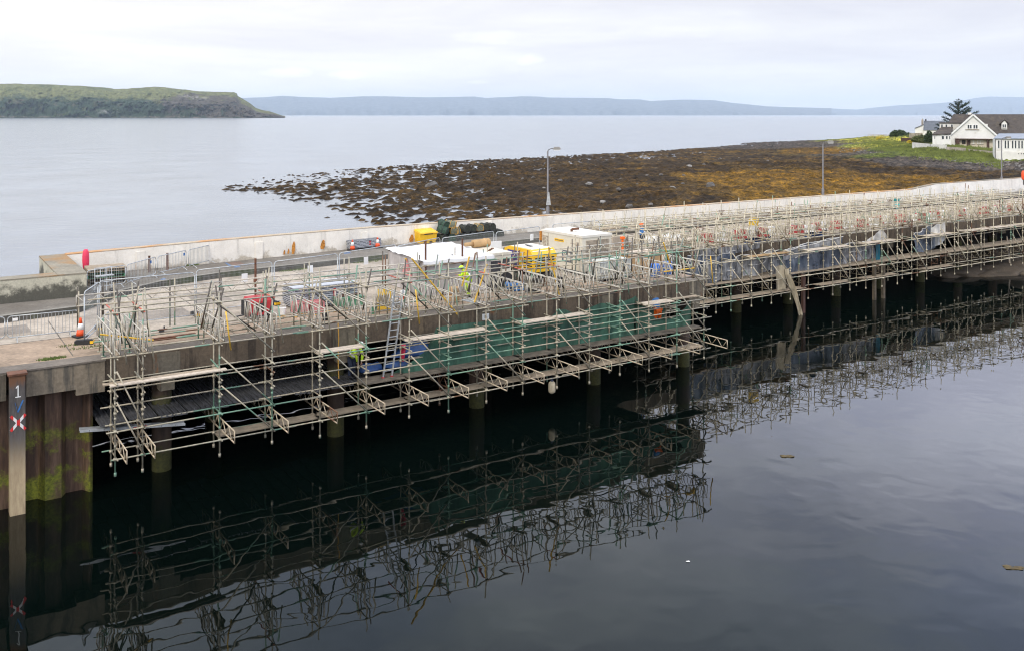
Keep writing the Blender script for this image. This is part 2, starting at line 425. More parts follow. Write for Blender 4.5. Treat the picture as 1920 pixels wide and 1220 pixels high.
# ================================================================ THE PIER
UC = 34.15                                   # right end of the pier head
mb = MB(); mb.bx(5.82, UC, 34.35, 50.4, 3.72, 4.48); mb.bx(UC, 115, 41.65, 53.2, 3.72, 4.48); mb.bx(-32, 5.82, 35.0, 45.3, 3.72, 4.48)
struct('pier_deck', mb, 'beam')
mb = MB(); mb.bx(5.82, UC, 34.352, 35.25, 4.482, 4.502); mb.bx(UC, 115, 41.652, 42.4, 4.482, 4.502)
struct('deck_edge', mb, 'edge')
mb = MB(); mb.bx(5.82, UC, 35.25, 37.3, 4.482, 4.500); mb.bx(-32, 5.82, 34.9, 38.4, 4.482, 4.500)
struct('deck_apron', mb, 'apron')
mb = MB(); mb.bx(5.82, UC, 37.3, 50.4, 4.482, 4.498); mb.bx(-32, 5.82, 38.4, 45.3, 4.482, 4.498); mb.bx(UC, 115, 42.4, 53.2, 4.482, 4.498)
struct('road', mb, 'road')
KL = [(-32, 42.2), (3.3, 42.34), (6.2, 42.75), (7.2, 44.0), (8.2, 45.4), (10.5, 47.0), (13.8, 47.97), (17.8, 48.3), (24.6, 49.1), (34, 50.0), (60, 50.4), (115, 50.5)]
WB = [(-32, 45.1), (7.0, 45.1), (7.0, 51.2), (13.8, 51.15), (24, 52.2), (34, 52.95), (44, 53.0), (80, 53.0), (115, 53.1)]
def strip(mb, pl, dv, z0, z1):
    for (a, b), (c, d) in zip(pl[:-1], pl[1:]):
        mb.add([(a,b,z0),(c,d,z0),(c,d+dv,z0),(a,b+dv,z0),(a,b,z1),(c,d,z1),(c,d+dv,z1),(a,b+dv,z1)],
               [(0,3,2,1),(4,5,6,7),(0,1,5,4),(2,3,7,6)])
mb = MB(); strip(mb, KL, .12, 4.49, 4.77); struct('kerb', mb, 'kerb')
mb = MB(); strip(mb, [(a, b+.004) for a, b in KL], .26, 4.765, 4.782); struct('kerb_edge', mb, 'kerbtop')
mb = MB(); mb.prism([(a, b+.13) for a, b in KL] + [(a, b-.05) for a, b in WB[::-1]], 4.49, 4.772); struct('pavement', mb, 'pave')
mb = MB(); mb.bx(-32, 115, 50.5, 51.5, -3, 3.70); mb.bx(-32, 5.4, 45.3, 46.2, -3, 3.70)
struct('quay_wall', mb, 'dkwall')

# paint marks and a brown pad on the pavement, joints in the slabs
def flat(name, pts, z, mat):
    m = MB(); m.prism(pts, z-.003, z); struct(name, m, mat)
def quadpx(*p): return [GUV(x, y, 4.775) for x, y in p]
M['bluepaint'] = simple('blue_paint', (.10, .16, .28, 1), .9, 0, .5, 6)
M['brownpad'] = concrete('brown_pad', (.19, .125, .095), (.13, .09, .07, 1), .6, False)
flat('pavement_marking', quadpx((421, 493), (425, 493), (437, 500), (432, 501)), 4.777, 'bluepaint')
flat('pavement_marking', quadpx((438, 500), (440, 502.5), (451, 500.5), (448, 498.5)), 4.777, 'bluepaint')
flat('pavement_marking', quadpx((300, 524), (303, 526), (312, 524), (308, 522)), 4.777, 'bluepaint')
flat('pavement_marking', quadpx((643, 474), (646, 476.5), (659, 475), (655, 473)), 4.777, 'bluepaint')
flat('pavement_patch', quadpx((427, 493), (449, 490.5), (460, 496.5), (440, 499.5)), 4.776, 'brownpad')
M['joint'] = concrete('slab_joint', (.12, .105, .085), (.08, .085, .045, 1), .7, False)
for u in (-2.0, 4.95, 10.6, 17.4, 24.0, 30.6):
    m = MB(); m.bx(u, u+.035, 35.3, 48.0 if u > 6 else 41.8, 4.497, 4.5035); struct('slab_joint', m, 'joint')
m = MB(); m.bx(5.9, 34.1, 37.28, 37.33, 4.497, 4.5035); struct('slab_joint', m, 'joint')
m = MB(); m.bx(-32, 5.8, 38.37, 38.43, 4.497, 4.5035); struct('slab_joint', m, 'joint')
M['patch'] = concrete('repair_patch', (.25, .215, .18), (.17, .145, .12, 1), .7, False)
for u, v, a, b in ((7.6, 39.6, 2.6, 1.9), (10.9, 41.5, 1.6, 3.2), (18.2, 44.2, 4.4, 1.5), (23.6, 45.2, 1.5, 2.4), (28.0, 44.0, 3.8, 1.2), (1.2, 36.2, 1.6, 1.1), (3.0, 40.0, 1.2, 1.6)):
    m = MB(); m.prism([(u, v), (u+a, v+.08), (u+a-.05, v+b), (u+.06, v+b-.05)], 4.498, 4.5025); struct('road_patch', m, 'patch')

# parapet walls: long painted one, raised far one, weathered one at the left corner
def wall(name, label, pl, th, mat, capmat, ztop, z0=4.3):
    off = (pl[0][0], pl[0][1], z0); root = thing(name, label, 'wall', *off)
    b = MB(); c = MB(); k = len(pl)
    nrm = []
    for i in range(k):
        a = Vector(pl[max(0, i-1)]); d = Vector(pl[min(k-1, i+1)]); t = (d-a).normalized(); nrm.append(Vector((-t.y, t.x)))
    for i in range(k-1):
        p, q = Vector(pl[i]), Vector(pl[i+1]); P, Q = p+nrm[i]*th, q+nrm[i+1]*th; zp, zq = ztop[i], ztop[i+1]
        b.add([(*p,z0),(*q,z0),(*Q,z0),(*P,z0),(*p,zp),(*q,zq),(*Q,zq),(*P,zp)], [(0,3,2,1),(4,5,6,7),(0,1,5,4),(2,3,7,6),(3,0,4,7),(1,2,6,5)])
        e = .012; p2, q2 = p-nrm[i]*e, q-nrm[i+1]*e; P2, Q2 = P+nrm[i]*e, Q+nrm[i+1]*e
        c.add([(*p2,zp+.001),(*q2,zq+.001),(*Q2,zq+.001),(*P2,zp+.001),(*p2,zp+.035),(*q2,zq+.035),(*Q2,zq+.035),(*P2,zp+.035)],
              [(0,3,2,1),(4,5,6,7),(0,1,5,4),(2,3,7,6),(3,0,4,7),(1,2,6,5)])
    b.build('wall_body', mat, root, off=off); c.build('coping', capmat, root, off=off)
    return root, off
wr, woff = wall('parapet_wall', 'long white painted parapet along the seaward side of the pier, rust streaked', [(6.9, 51.25), (13.8, 51.2), (18, 51.5), (24, 52.25), (34, 53.0), (44, 53.05), (79.5, 53.05)], .5, 'wall', 'walltop',
      [5.80, 5.95, 5.97, 5.92, 5.80, 5.75, 5.75])
def rust_stain(u, v, zt, zb, w):
    m = MB(); n = 7; L = []; Rr = []
    for i in range(n+1):
        t = i/n; ww = w*(.25+.75*math.sin(min(1, t*1.15)*math.pi*.75))*random.uniform(.8, 1.1)
        L.append((u-ww/2+.25*w*(1-t), v, zt+(zb-zt)*t)); Rr.append((u+ww/2+.25*w*(1-t), v, zt+(zb-zt)*t))
    vs = L+Rr; m.add(vs + [(a, b+.02, c) for a, b, c in vs], [(i, i+1, n+2+i, n+1+i) for i in range(n)])
    m.build('rust_stain', 'rustor', wr, off=woff)
M['rustor'] = simple('rust_streak', (.48, .20, .035, 1), .9, 0, .5, 9, .4)
for u, v, zt, zb, w in ((18.75, 51.57, 5.55, 4.85, .22), (20.6, 51.80, 5.48, 4.95, .30), (18.2, 51.51, 5.12, 4.86, .12), (18.45, 51.53, 5.18, 4.88, .12), (26.7, 52.42, 5.3, 4.85, .28), (10.2, 51.22, 5.2, 4.85, .08)):
    rust_stain(u, v, zt, zb, w)
# panel joints, slightly proud pilasters of the same paint
for k, u in enumerate((10.2, 16.5, 23.2, 27.6, 32.5, 37.6)):
    v = np.interp(u, [6.9, 13.8, 18, 24, 34, 44], [51.25, 51.2, 51.5, 52.25, 53.0, 53.05])
    m = MB(); m.bx(u, u+.42, v-.035, v+.1, 4.75, 5.70); m.build('pilaster', 'wall', wr, off=woff)
wall('parapet_wall', 'raised white parapet length where the lichen topped wall steps up at the far right', [(79.5, 53.05), (83.5, 53.05), (115, 53.15)], .5, 'wallfar', 'lichen', [5.76, 6.12, 6.12])
def left_wall():
    off = (6.9, 45.1, 4.4)
    r = thing('parapet_wall', 'weathered grey parapet with black staining and orange lichen top, at left quay corner', 'wall', *off)
    b = MB(); b.bx(-32, 5.75, 45.1, 45.95, 4.4, 5.74); b.bx(5.752, 6.9, 45.1, 51.3, 4.4, 5.74)
    b.build('wall_body', 'wallleft', r, off=off)
    c = MB(); c.bx(-32, 5.73, 45.085, 45.965, 5.742, 5.79); c.bx(5.735, 6.915, 45.085, 51.75, 5.742, 5.80); c.build('coping', 'lichen', r, off=off)
    b = MB(); b.bx(5.752, 6.88, 51.302, 51.74, 4.4, 5.74); b.build('end_block', 'wallleft', r, off=off)
left_wall()

# left quay face: capping beam, sheet piles, fender pile
off = (5.8, 34.2, 3.2)
r = thing('capping_beam', 'stained concrete capping beam along the quay edge above the sheet piles', 'beam', *off)
m = MB(); m.bx(3.42, 4.9, 34.2, 34.98, 3.62, 4.46); m.bx(4.902, 5.80, 34.19, 34.98, 3.42, 4.46); m.build('beam_body', 'capleft', r, off=off)
m = MB(); m.bx(-32, 5.83, 34.16, 34.99, 4.462, 4.515); m.build('top_edge', 'edge', r, off=off)
m = MB(); m.bx(-32, 2.83, 34.1, 34.98, 3.62, 4.46); m.build('old_block', 'cap', r, off=off)
m = MB(); pts = []
x = -30.0; k = 0
while x < 5.5:
    dv = (0, .34)[k % 2]
    pts += [(x, 34.50+dv), (x+.50, 34.50+dv)]; x += .68; k += 1
pts = [(min(a, 5.45), b) for a, b in pts]
for (a, b), (c, d) in zip(pts[:-1], pts[1:]):
    m.add([(a,b,-2.5),(c,d,-2.5),(c,d,3.7),(a,b,3.7)], [(0,1,2,3)])
m.bx(5.40, 5.46, 34.5, 45.2, -2.5, 3.7)
o = m.build('sheet_pile_wall', 'sheetpile', None, fix=False); o.location = (0, 0, 0); o.rotation_euler = (0, 0, ANG)
tag(o, 'rusty corrugated sheet pile wall with green weed, under the left quay', 'sheet piling')
off = (3.1, 33.95, -1.5)
r = thing('fender_pile', 'tall square fender pile with white number and red white cross tape', 'fender pile', *off)
m = MB(); m.box((3.13, 33.95, 1.5), (.44, .42, 5.96)); m.build('post', 'fender', r, off=off)
m = MB(); m.box((3.13, 33.95, 4.5), (.56, .5, .06)); m.build('top_plate', 'rust', r, off=off)
m = MB(); m.box((3.14, 33.735, 3.97), (.032, .008, .36)); m.bar((3.08, 33.735, 4.07), (3.128, 33.735, 4.14), .008, .03); m.box((3.14, 33.734, 3.785), (.16, .008, .03)); m.build('number', 'white', r, off=off)
M['tape'] = None
mt, nt, b = new_mat('hazard_tape')
p = N(nt, 'ShaderNodeTexCoord').outputs['Object']; s = sep(nt, p)
fr = math_n(nt, 'FRACT', math_n(nt, 'MULTIPLY', math_n(nt, 'ADD', s[0], 20.0), 5.2))
nt.links.new(mixc(nt, math_n(nt, 'GREATER_THAN', fr, .5), (.62, .03, .03, 1), (.75, .74, .72, 1)), b.inputs['Base Color'])
M['tape'] = mt
m = MB()
m.bar((2.93, 33.733, 2.72), (3.35, 33.733, 3.20), .012, .085); m.bar((2.93, 33.728, 3.20), (3.35, 33.728, 2.72), .012, .085); m.build('cross_tape', 'tape', r, off=off)
m = MB(); m.bar((3.05, 33.733, 3.62), (3.13, 33.733, 3.30), .008, .045); m.bar((3.13, 33.732, 3.30), (3.28, 33.732, 3.66), .008, .045); m.build('chalk_mark', 'bluecloth', r, off=off)
# grass tufts and a blue paint mark on the quay
def tuft(u, v, z, r0, n, label, mat='tuftgreen'):
    m = MB()
    for _ in range(n):
        a = random.uniform(0, 6.28); rr = r0*math.sqrt(random.random()); x, y = rr*math.cos(a)*1.8, rr*math.sin(a)*.6
        h = random.uniform(.04, .10); dx, dy = random.uniform(-.05, .05), random.uniform(-.05, .05)
        m.add([(x-.012, y, 0), (x+.012, y, 0), (x+dx, y+dy, h)], [(0, 1, 2)])
    o = m.build('grass_tuft', mat, None, fix=False); o.location = W(u, v, z); o.rotation_euler = (0, 0, ANG)
    tag(o, label, 'grass', kind='stuff')
M['tuftgreen'] = simple('tuft_grass', (.095, .14, .025, 1), .8, 0, .5, 9)
tuft(4.3, 35.25, 4.50, .26, 260, 'green grass tuft growing on the left quay near its edge')
tuft(5.55, 36.3, 4.50, .35, 70, 'thin grass in the joint beside the mesh fence foot')
tuft(5.05, 36.9, 4.50, .25, 50, 'thin grass along the slab joint on the left quay')
tuft(13.0, 51.0, 4.775, .2, 160, 'grass at the foot of the white parapet behind the barriers')
tuft(17.5, 48.2, 4.5, .5, 260, 'grass growing along the kerb by the mesh fence')
tuft(22, 48.7, 4.5, .6, 260, 'grass growing along the kerb below the cones')

# round piles with cast caps under the head, and the far row
def pile_mb(r=.34, h=5.6): 
    m = MB(); m.lathe([(r, 0), (r, h)], 20); return m
first = None; k = 0
for i, u in enumerate((7.9, 14.6, 21.2, 27.7, 33.5)):
    if first is None:
        t = thing('steel_pile', '', 'pile', u, 35.3, -2)
        pile_mb().build('shaft', 'pile', t, True)
        m = MB(); m.bx(-.50, .42, -.98, .7, 5.5, 6.42); m.build('pile_cap', 'cap', t)
        m = MB(); m.bx(-.28, .22, -1.0, -.5, 5.1, 5.49); m.build('cap_corbel', 'cap', t)
        first = t
    else: t = copy_tree(first); t.location = W(u, 35.3, -2)
    tag(t, f'round weed stained pile with concrete cap under the pier head, {ORD[i]} from the sheet piling', group='piles under the pier head')
for i, u in enumerate((40.5, 45.5, 50.5, 55.5, 60.5, 65.5, 70.5, 75.5)):
    t = copy_tree(first); t.location = W(u, 43.0, -2)
    tag(t, f'round pile under the far pier run, {ORD[i]} beyond the pier head', group='piles under the far pier')
first2 = None
for i, u in enumerate((11.0, 17.8, 24.4)):
    if first2 is None:
        first2 = t = thing('steel_pile', '', 'pile', u, 39.8, -2); pile_mb().build('shaft', 'pile', t, True)
    else: t = copy_tree(first2); t.location = W(u, 39.8, -2)
    tag(t, f'shadowed round pile in the second row under the pier head, {ORD[i]} from left', group='second row piles')
# deck beam sign
m = MB(); m.box((0, 0, 0), (.34, .02, .26)); o = one('deck_sign', m, 'white', 'small white sign with dark mark fixed on the deck beam', 'sign', 21.05, 34.3, 4.12)
m = MB(); m.box((-.02, -.013, .01), (.07, .01, .12)); m.box((.04, -.013, -.03), (.05, .01, .05)); m.build('sign_mark', 'dark', o)

# ================================================================ SCAFFOLDING
class Parts:
    """collects the parts of one scaffold; past 100 of a kind the rest become one stuff part"""
    def __init__(s, root, off): s.root = root; s.off = off; s.k = {}
    def add(s, name, mb, mat): s.k.setdefault(name, []).append((mb, mat))
    def finish(s, cap=98):
        for name, L in s.k.items():
            for mb, mat in L[:cap]: mb.build(name, mat, s.root, True, off=s.off)
            rest = {}
            for mb, mat in L[cap:]: rest.setdefault(mat, MB()).add(mb.v, mb.f)
            if rest:
                m = MB(); mats = list(rest); 
                for mt in mats: m.add(rest[mt].v, rest[mt].f)
                o = m.build('more_' + name, mats[0], s.root, True, off=s.off); tag(o, kind='stuff')
TR = .0275
def couplers(mb, u, v, zs):
    for z in zs:
        mb.box((u, v, z), (.10, .10, .09)); 
def lattice(mb, a, b, depth, n, r=.027, r2=.018, end=True):
    a, b = Vector(a), Vector(b); dz = Vector((0, 0, -depth))
    mb.tube(a, b, r); mb.tube(a+dz, b+dz, r)
    d = (b-a)/n
    for i in range(n):
        p = a+d*i; q = a+d*(i+1); mid = a+d*(i+.5)+dz
        mb.tube(p, mid, r2, 5); mb.tube(mid, q, r2, 5)
    if end: mb.tube(a, a+dz, r2*1.2, 5); mb.tube(b, b+dz, r2*1.2, 5)
def double_lattice(mb, a, b, depth, n, r=.027):
    lattice(mb, a, b, depth, n, r, .017)
LEV_O = [1.52, 2.44, 3.02, 3.52, 3.92, 4.87, 6.28]
LEV_I = [1.56, 2.44, 3.05, 3.56, 3.92, 4.87, 6.28]
def tmat(near, p=.33): return ('tubegreen' if random.random() < p else 'tube') if near else 'tubefar'
def hanging_scaffold(root, off, us, vo, near, backv):
    P = Parts(root, off); vi = vo + .75; n = len(us); TR = .0275 if near else .031
    for i, u in enumerate(us):
        zo0 = .9 + random.uniform(-.05, .12); zo1 = random.choice((6.6, 6.85, 6.9, 7.0))
        m = MB(); lx = random.uniform(-.03, .03); m.tube((u, vo, zo0), (u+lx, vo+random.uniform(-.02, .02), zo1), TR); couplers(m, u, vo, LEV_O); m.tube((u, vo, zo0), (u, vo, zo0+.12), TR*1.6)
        for zz in (1.9, 2.8, 3.3, 4.3): m.tube((u, vo, zz), (u, vo, zz+.09), TR*1.5)
        P.add('standard', m, tmat(near))
        m = MB(); zi0 = 1.0+random.uniform(-.05, .12); m.tube((u, vi, zi0), (u, vi, random.choice((5.2, 6.4, 6.8)) if near else 6.3), TR); couplers(m, u, vi, LEV_I); m.tube((u, vi, zi0), (u, vi, zi0+.12), TR*1.6)
        P.add('standard', m, tmat(near))
        # transoms
        for z in ((1.50, 2.41, 3.10, 3.60, 3.89, 4.80) if near else (1.50, 2.41, 3.89, 4.80)):
            m = MB(); m.tube((u+.06, vo-.12, z), (u+.06, vi+.15, z), TR*.95); P.add('transom', m, tmat(near))
        m = MB(); m.bar((u+.10, vo-.02, 4.93), (u+.10, vi+.1, 4.93), .2, .04); P.add('toe_plank', m, 'plank')
        # top cross tubes, some red
        m = MB(); m.tube((u+.05, vo-.1, 6.25), (u+.05, vo+2.0, 6.25), TR*.95); P.add('cross_tube', m, 'tubered' if near and random.random() < .6 else tmat(near))
        # paired upper lattice beams reaching in over the deck
        for s, (za, ln) in ((-.09, (5.69, 2.85)), (.13, (5.66, 2.95))):
            m = MB(); lattice(m, (u+s, vo-.14, za), (u+s, vo+ln, za+.02), .69, 5, .0235, .0165); P.add('lattice_beam', m, 'alu' if near else 'tubefar')
        # lower lattice beams
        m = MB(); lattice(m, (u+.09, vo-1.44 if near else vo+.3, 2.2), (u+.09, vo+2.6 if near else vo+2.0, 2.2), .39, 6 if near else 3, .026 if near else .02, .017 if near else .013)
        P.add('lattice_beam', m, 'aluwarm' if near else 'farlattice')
        # posts on the deck edge
        for v, zt in ((vo+1.85, 5.7), (vo+2.6, 5.5)):
            m = MB(); m.tube((u-.05, v, 4.5), (u-.05, v, zt+random.uniform(0, .3)), TR); m.box((u-.05, v, 4.515), (.14, .14, .02)); P.add('deck_post', m, 'tubegreen' if near else 'tubefar')
        for q in range(2 if near else 1):
            v = backv + .0; uu = u-.25-.1*q+random.uniform(-.06, .06)
            m = MB(); m.tube((uu, v+.05*q, 4.5), (uu, v+.05*q, random.uniform(6.2, 6.7)), TR); P.add('deck_post', m, 'tuberust' if near and random.random() < .5 else tmat(near))
        # leaning tubes
        for q in range(random.choice((3, 4)) if near else 1):
            uu = u+random.uniform(-.12, .55); v = vo+random.uniform(.1, 1.9); lean = random.uniform(.1, .3)*random.choice((1, 1, 1, -.4))
            m = MB(); m.tube((uu-lean, v, random.uniform(5.0, 5.5)), (uu+lean*.4, v+random.uniform(-.1, .1), random.uniform(6.6, 7.05)), TR)
            P.add('raking_tube', m, random.choice(('tuberust', 'tuberust', 'tuberust', 'tube', 'tubegreen')) if near else 'tubefar')
        if i % 2 == 0 or near:
            m = MB(); m.tube((u+.12, vo-.32, 6.0), (u+.30, vo-.30, 4.66), TR*.95); P.add('raking_tube', m, 'tubeyellow' if near and random.random() < .14 else ('tube' if near else 'tubefar'))
        # short butt tubes at deck soffit
        m = MB(); m.tube((u-.08, vi+.1, 4.05+random.uniform(-.06, .1)), (u+.02, vo-.25, 3.98+random.uniform(-.05, .1)), TR); P.add('butt_tube', m, tmat(near))
    def run(v, z, u0, u1, nm='ledger', mat=None, r=None, jit=.025):
        r = r or TR*.95
        L = 6.2*random.uniform(.85, 1.1); a = u0
        while a < u1:
            b = min(u1, a+L); 
            if u1-b < 1.5: b = u1
            m = MB(); z0 = z+random.uniform(-jit, jit); m.tube((a-random.uniform(.08, .45), v, z0), (b+random.uniform(.08, .45), v, z0+random.uniform(-jit, jit)*.6), r); P.add(nm, m, mat or tmat(near, .5)); a = b
            L = 6.2*random.uniform(.85, 1.1)
    ua, ub = us[0], us[-1]
    for z in LEV_O:
        if z in (3.02, 3.52): 
            if near: run(vo-.055, z, us[5], ub)
        else: run(vo-.055, z, ua, ub)
    for z in LEV_I:
        if near or z not in (3.05, 3.92): run(vi+.055, z, (ua if near or z != 3.56 else us[17]), ub)
    for v, z in ((vo+1.85, 6.27), (vo+1.85, 5.05), (vo+2.6, 5.0), (vo+1.9, 4.66), (vo+2.65, 4.66), (vo+3.3, 6.2)): run(v, z, ua, ub)
    # longitudinal lattice at the back
    a = ua-.4
    while a < ub:
        b = min(ub+.3, a+5.4); m = MB(); lattice(m, (a, backv-.08, 6.05), (b, backv-.08, 6.05), .39, max(2, round((b-a)/.72)), .026, .017); P.add('back_lattice', m, 'alu' if near else 'tubefar'); a = b+.02
    # diagonal braces
    br = [i for i in range(n-1)]
    sel = [i for i in br if (i % 2 == 0 or (not near and i % 4 == 1))]
    for i in sel:
        u, w = us[i], us[i+1]
        if w-u > 2.2: continue
        for (za, zb, v) in ((6.22, 4.35, vo-.1), (4.42, 2.45, vo-.1), (3.42, 1.52, vo-.1)):
            m = MB(); m.tube((u+.03, v, za), (w+.05, v-.02, zb), TR); P.add('brace', m, random.choice(('tube', 'tube', 'tubegreen')) if near else 'tubefar')
        if near:
            m = MB(); m.tube((u+.1, vi+.15, 6.1), (w-.05, vi+.9, 4.75), TR); P.add('brace', m, 'tuberust')
    P.finish()
us_near = [5.88, 6.73, 9.28, 11.14, 12.95, 14.81, 16.62, 18.38, 20.16, 21.96, 23.74, 25.51, 27.25, 29.0, 30.74, 32.51]
off = (us_near[0], 32.8, .9)
near_root = thing('scaffold', 'nearer tube scaffold with green banded tubes hung round the pier head', 'scaffolding', *off)
# braces belong to odd bays on the near run: shift so that bay 9.28-11.14 is braced
hanging_scaffold(near_root, off, us_near, 32.8, True, 38.2)
us_far = [40.83, 42.09, 43.88, 45.67, 47.43, 49.15, 51.59, 53.36, 55.06, 56.82, 58.57, 60.24, 62.03, 63.77, 65.52, 67.22, 69.01, 70.73, 73.18, 74.9, 76.7, 78.5, 80.3]
us_far = [35.3, 37.1, 38.9] + us_far
off = (us_far[0], 40.2, .9)
far_root = thing('scaffold', 'farther buff tube scaffold hung along the narrow pier run', 'scaffolding', *off)
hanging_scaffold(far_root, off, us_far, 40.2, False, 44.6)
# deck-top scaffold along the parapet
off = (36.2, 45.6, 4.5)
top_root = thing('scaffold', 'low deck scaffold of posts, rails and lattice near the white parapet', 'scaffolding', *off)
P = Parts(top_root, off)
u = 36.2; i = 0
while u < 82:
    for v, zt in ((46.0, 6.15), (47.4, 6.5)):
        m = MB(); m.tube((u, v, 4.5), (u, v, zt+random.uniform(-.1, .35)), TR); P.add('standard', m, 'tubefar')
    for z in (5.0, 5.75):
        m = MB(); m.tube((u+.05, 45.7, z), (u+.05, 47.6, z), TR*.9); P.add('transom', m, 'tubefar')
    m = MB(); m.tube((u-.3, 47.2+random.uniform(-.4, .3), 5.3), (u+random.uniform(-.1, .3), 47.3, 6.55), TR); P.add('raking_tube', m, random.choice(('tubefar', 'tubefar', 'tubefar', 'tubegreen')))
    m = MB(); m.tube((u+.6, 47.4, 5.35), (u+.35+random.uniform(0, .7), 47.4, 6.4), TR); P.add('raking_tube', m, 'tubefar')
    if i % 2 == 0:
        m = MB(); m.tube((u, 45.9, 6.0), (u+1.75, 45.9, 4.6), TR); P.add('brace', m, 'tubefar')
    u += 1.78; i += 1
a = 36.2
while a < 82:
    b = a+5.34
    m = MB(); lattice(m, (a, 47.4, 5.98), (b, 47.4, 5.98), .39, 8, .026, .018); P.add('back_lattice', m, 'tubefar')
    for v, z in ((46.0, 5.72), (46.0, 5.0), (47.45, 5.1), (46.0, 6.05)):
        m = MB(); z0 = z+random.uniform(-.03, .03); m.tube((a-.1, v, z0), (b+.1, v, z0), TR); P.add('ledger', m, 'tubefar')
    m = MB(); m.bx(a, b-.05, 46.1, 46.75, 5.55, 5.60); P.add('toe_plank', m, 'plank')
    a = b
P.finish()

M['plankmuck'] = simple('mucky_plank', (.125, .105, .08, 1), .9, 0, .5, 3, .3)
# boards resting on the scaffolds
def board(u0, u1, v, z, w, mat, label, group=None, name='scaffold_board'):
    m = MB(); nb = max(1, round(w/.235)); L = u1-u0
    for q in range(nb):
        y = -w/2+(q+.5)*w/nb; d0, d1 = random.uniform(-.12, .08), random.uniform(-.08, .12)
        m.box((L/2+(d0+d1)/2, y, 0.006*(q % 2)), (L+d1-d0, w/nb*.95, .04))
    return one(name, m, mat, label, 'plank', u0, v, z, 0, group)
G = 'boards on the upper ledgers of the nearer scaffold'
lab = ['long double plank on the upper ledgers nearest the sheet piling', 'pale plank above the hi-vis worker under the deck',
       'plank on the upper ledgers beside the ladder, above the netting end', 'upper ledger plank in front of the green netting, left of the beam sign',
       'upper ledger plank in front of the netting, right of the beam sign', 'upper ledger plank in front of the netting below the towed compressor',
       'broad pale plank above the worker in orange trousers', 'upper ledger plank at the right end bay of the pier head']
for (a, b, v, w, mt), l in zip(((5.7, 9.45, 32.72, .26, 'plankpale'), (13.0, 14.8, 33.15, .5, 'plankpale'), (16.6, 18.4, 33.0, .4, 'plankpale'), (18.4, 20.15, 33.0, .4, 'plankpale'), (21.95, 23.75, 33.1, .45, 'plankpale'), (23.75, 25.5, 33.1, .42, 'plankpale'), (28.9, 30.75, 33.2, .6, 'plankpale'), (30.9, 32.5, 33.3, .3, 'plank')), lab):
    board(a, b, v, 3.975, w, mt, l, G)
board(5.6, 9.3, 32.98, 3.975, .23, 'plank', 'second plank lying behind the long one at the left scaffold end', G)
G = 'walkway boards on the lowest ledgers of the nearer scaffold'
for i in range(2, 15):
    u = us_near[i]; board(u+.06, us_near[i+1]+.02, 33.2, 1.60, .62, 'plankdark' if i < 9 else 'plank', f'lowest walkway boards of the nearer scaffold, {ORD[i-2]} bay from the left', G)
G = 'boards on the working platform of the nearer scaffold'
for i in range(5, 15):
    u = us_near[i]; board(u+.02, us_near[i+1]-.02, 33.2 if i > 5 else 33.4, 2.52, .62 if i > 5 else .9, 'plankmuck', f'working platform boards at the netting foot, {ORD[i-5]} bay right of the ladder bay' if i > 5 else 'working platform boards the ladder stands on', G)
def ribbed(u0, u1, v0, v1, z, label, nm='ribbed_platform'):
    m = MB(); off = (u0, v0, z)
    u = u0
    while u < u1-.1:
        v = v0+random.uniform(-.25, .15)
        while v < v1:
            L = 2.0; zz = z+random.uniform(-.02, .03); c = u+.24
            m.bx(u+.01, u+.44, v, v+L-.03, zz-.02, zz); m.bx(u+.02, u+.06, v, v+L-.03, zz, zz+.045); m.bx(u+.20, u+.25, v, v+L-.03, zz, zz+.045); m.bx(u+.39, u+.43, v, v+L-.03, zz, zz+.045); v += L
        u += .48
    o = m.build(nm, 'ribdark', None, off=off); o.location = W(*off); o.rotation_euler = (0, 0, ANG)
    return tag(o, label, 'platform')
M['ribdark'] = simple('ribbed_panel', (.10, .10, .105, 1), .5, .2, .35, 2.5)
ribbed(5.55, 15.6, 33.75, 38.5, 2.40, 'dark ribbed panel platform slung under the pier head')
m = MB(); m.bar((5.0, 34.2, 2.28), (8.3, 33.7, 2.06), .3, .03)
m.bar((5.0, 34.05, 2.25), (8.3, 33.55, 2.03), .05, .07)
o = m.build('galvanised_plank', 'galv', None, off=(5, 34, 2.0)); o.location = W(5, 34, 2.0); o.rotation_euler = (0, 0, ANG); tag(o, 'grey galvanised deck plank hung low beside the sheet piling', 'deck plank')
m = MB()
for q in range(7): m.box((.35+q*.45, -.010-q*.068+.0, .235-q*.03), (.16, .02, .035))
m.build('slots', 'black', o)
m = MB(); m.box((1.85, -.255, .135), (.42, .03, .06)); m.build('red_mark', 'red', o)
G = 'boards on the farther scaffold'
for i, (a, b, v, z, w, mt) in enumerate(((43.9, 47.5, 40.6, 3.98, .5, 'tan'), (49.2, 53.4, 40.5, 3.98, .55, 'plankpale'), (55.0, 58.6, 40.6, 3.98, .6, 'plankpale'), (62, 65.6, 40.6, 3.98, .6, 'plankpale'), (67.2, 73.2, 40.7, 3.98, .7, 'plankpale'), (73.3, 76.7, 40.7, 3.98, .6, 'plankpale'))):
    board(a, b, v, z, w, mt, f'upper ledger plank on the farther scaffold, {ORD[i]} from the pier head corner', G)
for i, (a, b) in enumerate(((37.1, 43.9), (43.95, 49.1), (50.5, 53.4), (55, 58.6), (62, 65.5))):
    board(a, b, 40.6, 1.60, .62, 'plank', f'lowest walkway boards of the farther scaffold, {ORD[i]} stretch from the pier head corner', G)
for i, (a, b) in enumerate(((36, 43.9), (43.95, 51.6), (51.65, 60.2), (60.3, 69), (69.1, 78.5))):
    board(a, b, 41.3, 2.52, 1.3, 'plank', f'working platform of the farther scaffold, {ORD[i]} stretch from the pier head corner', G)

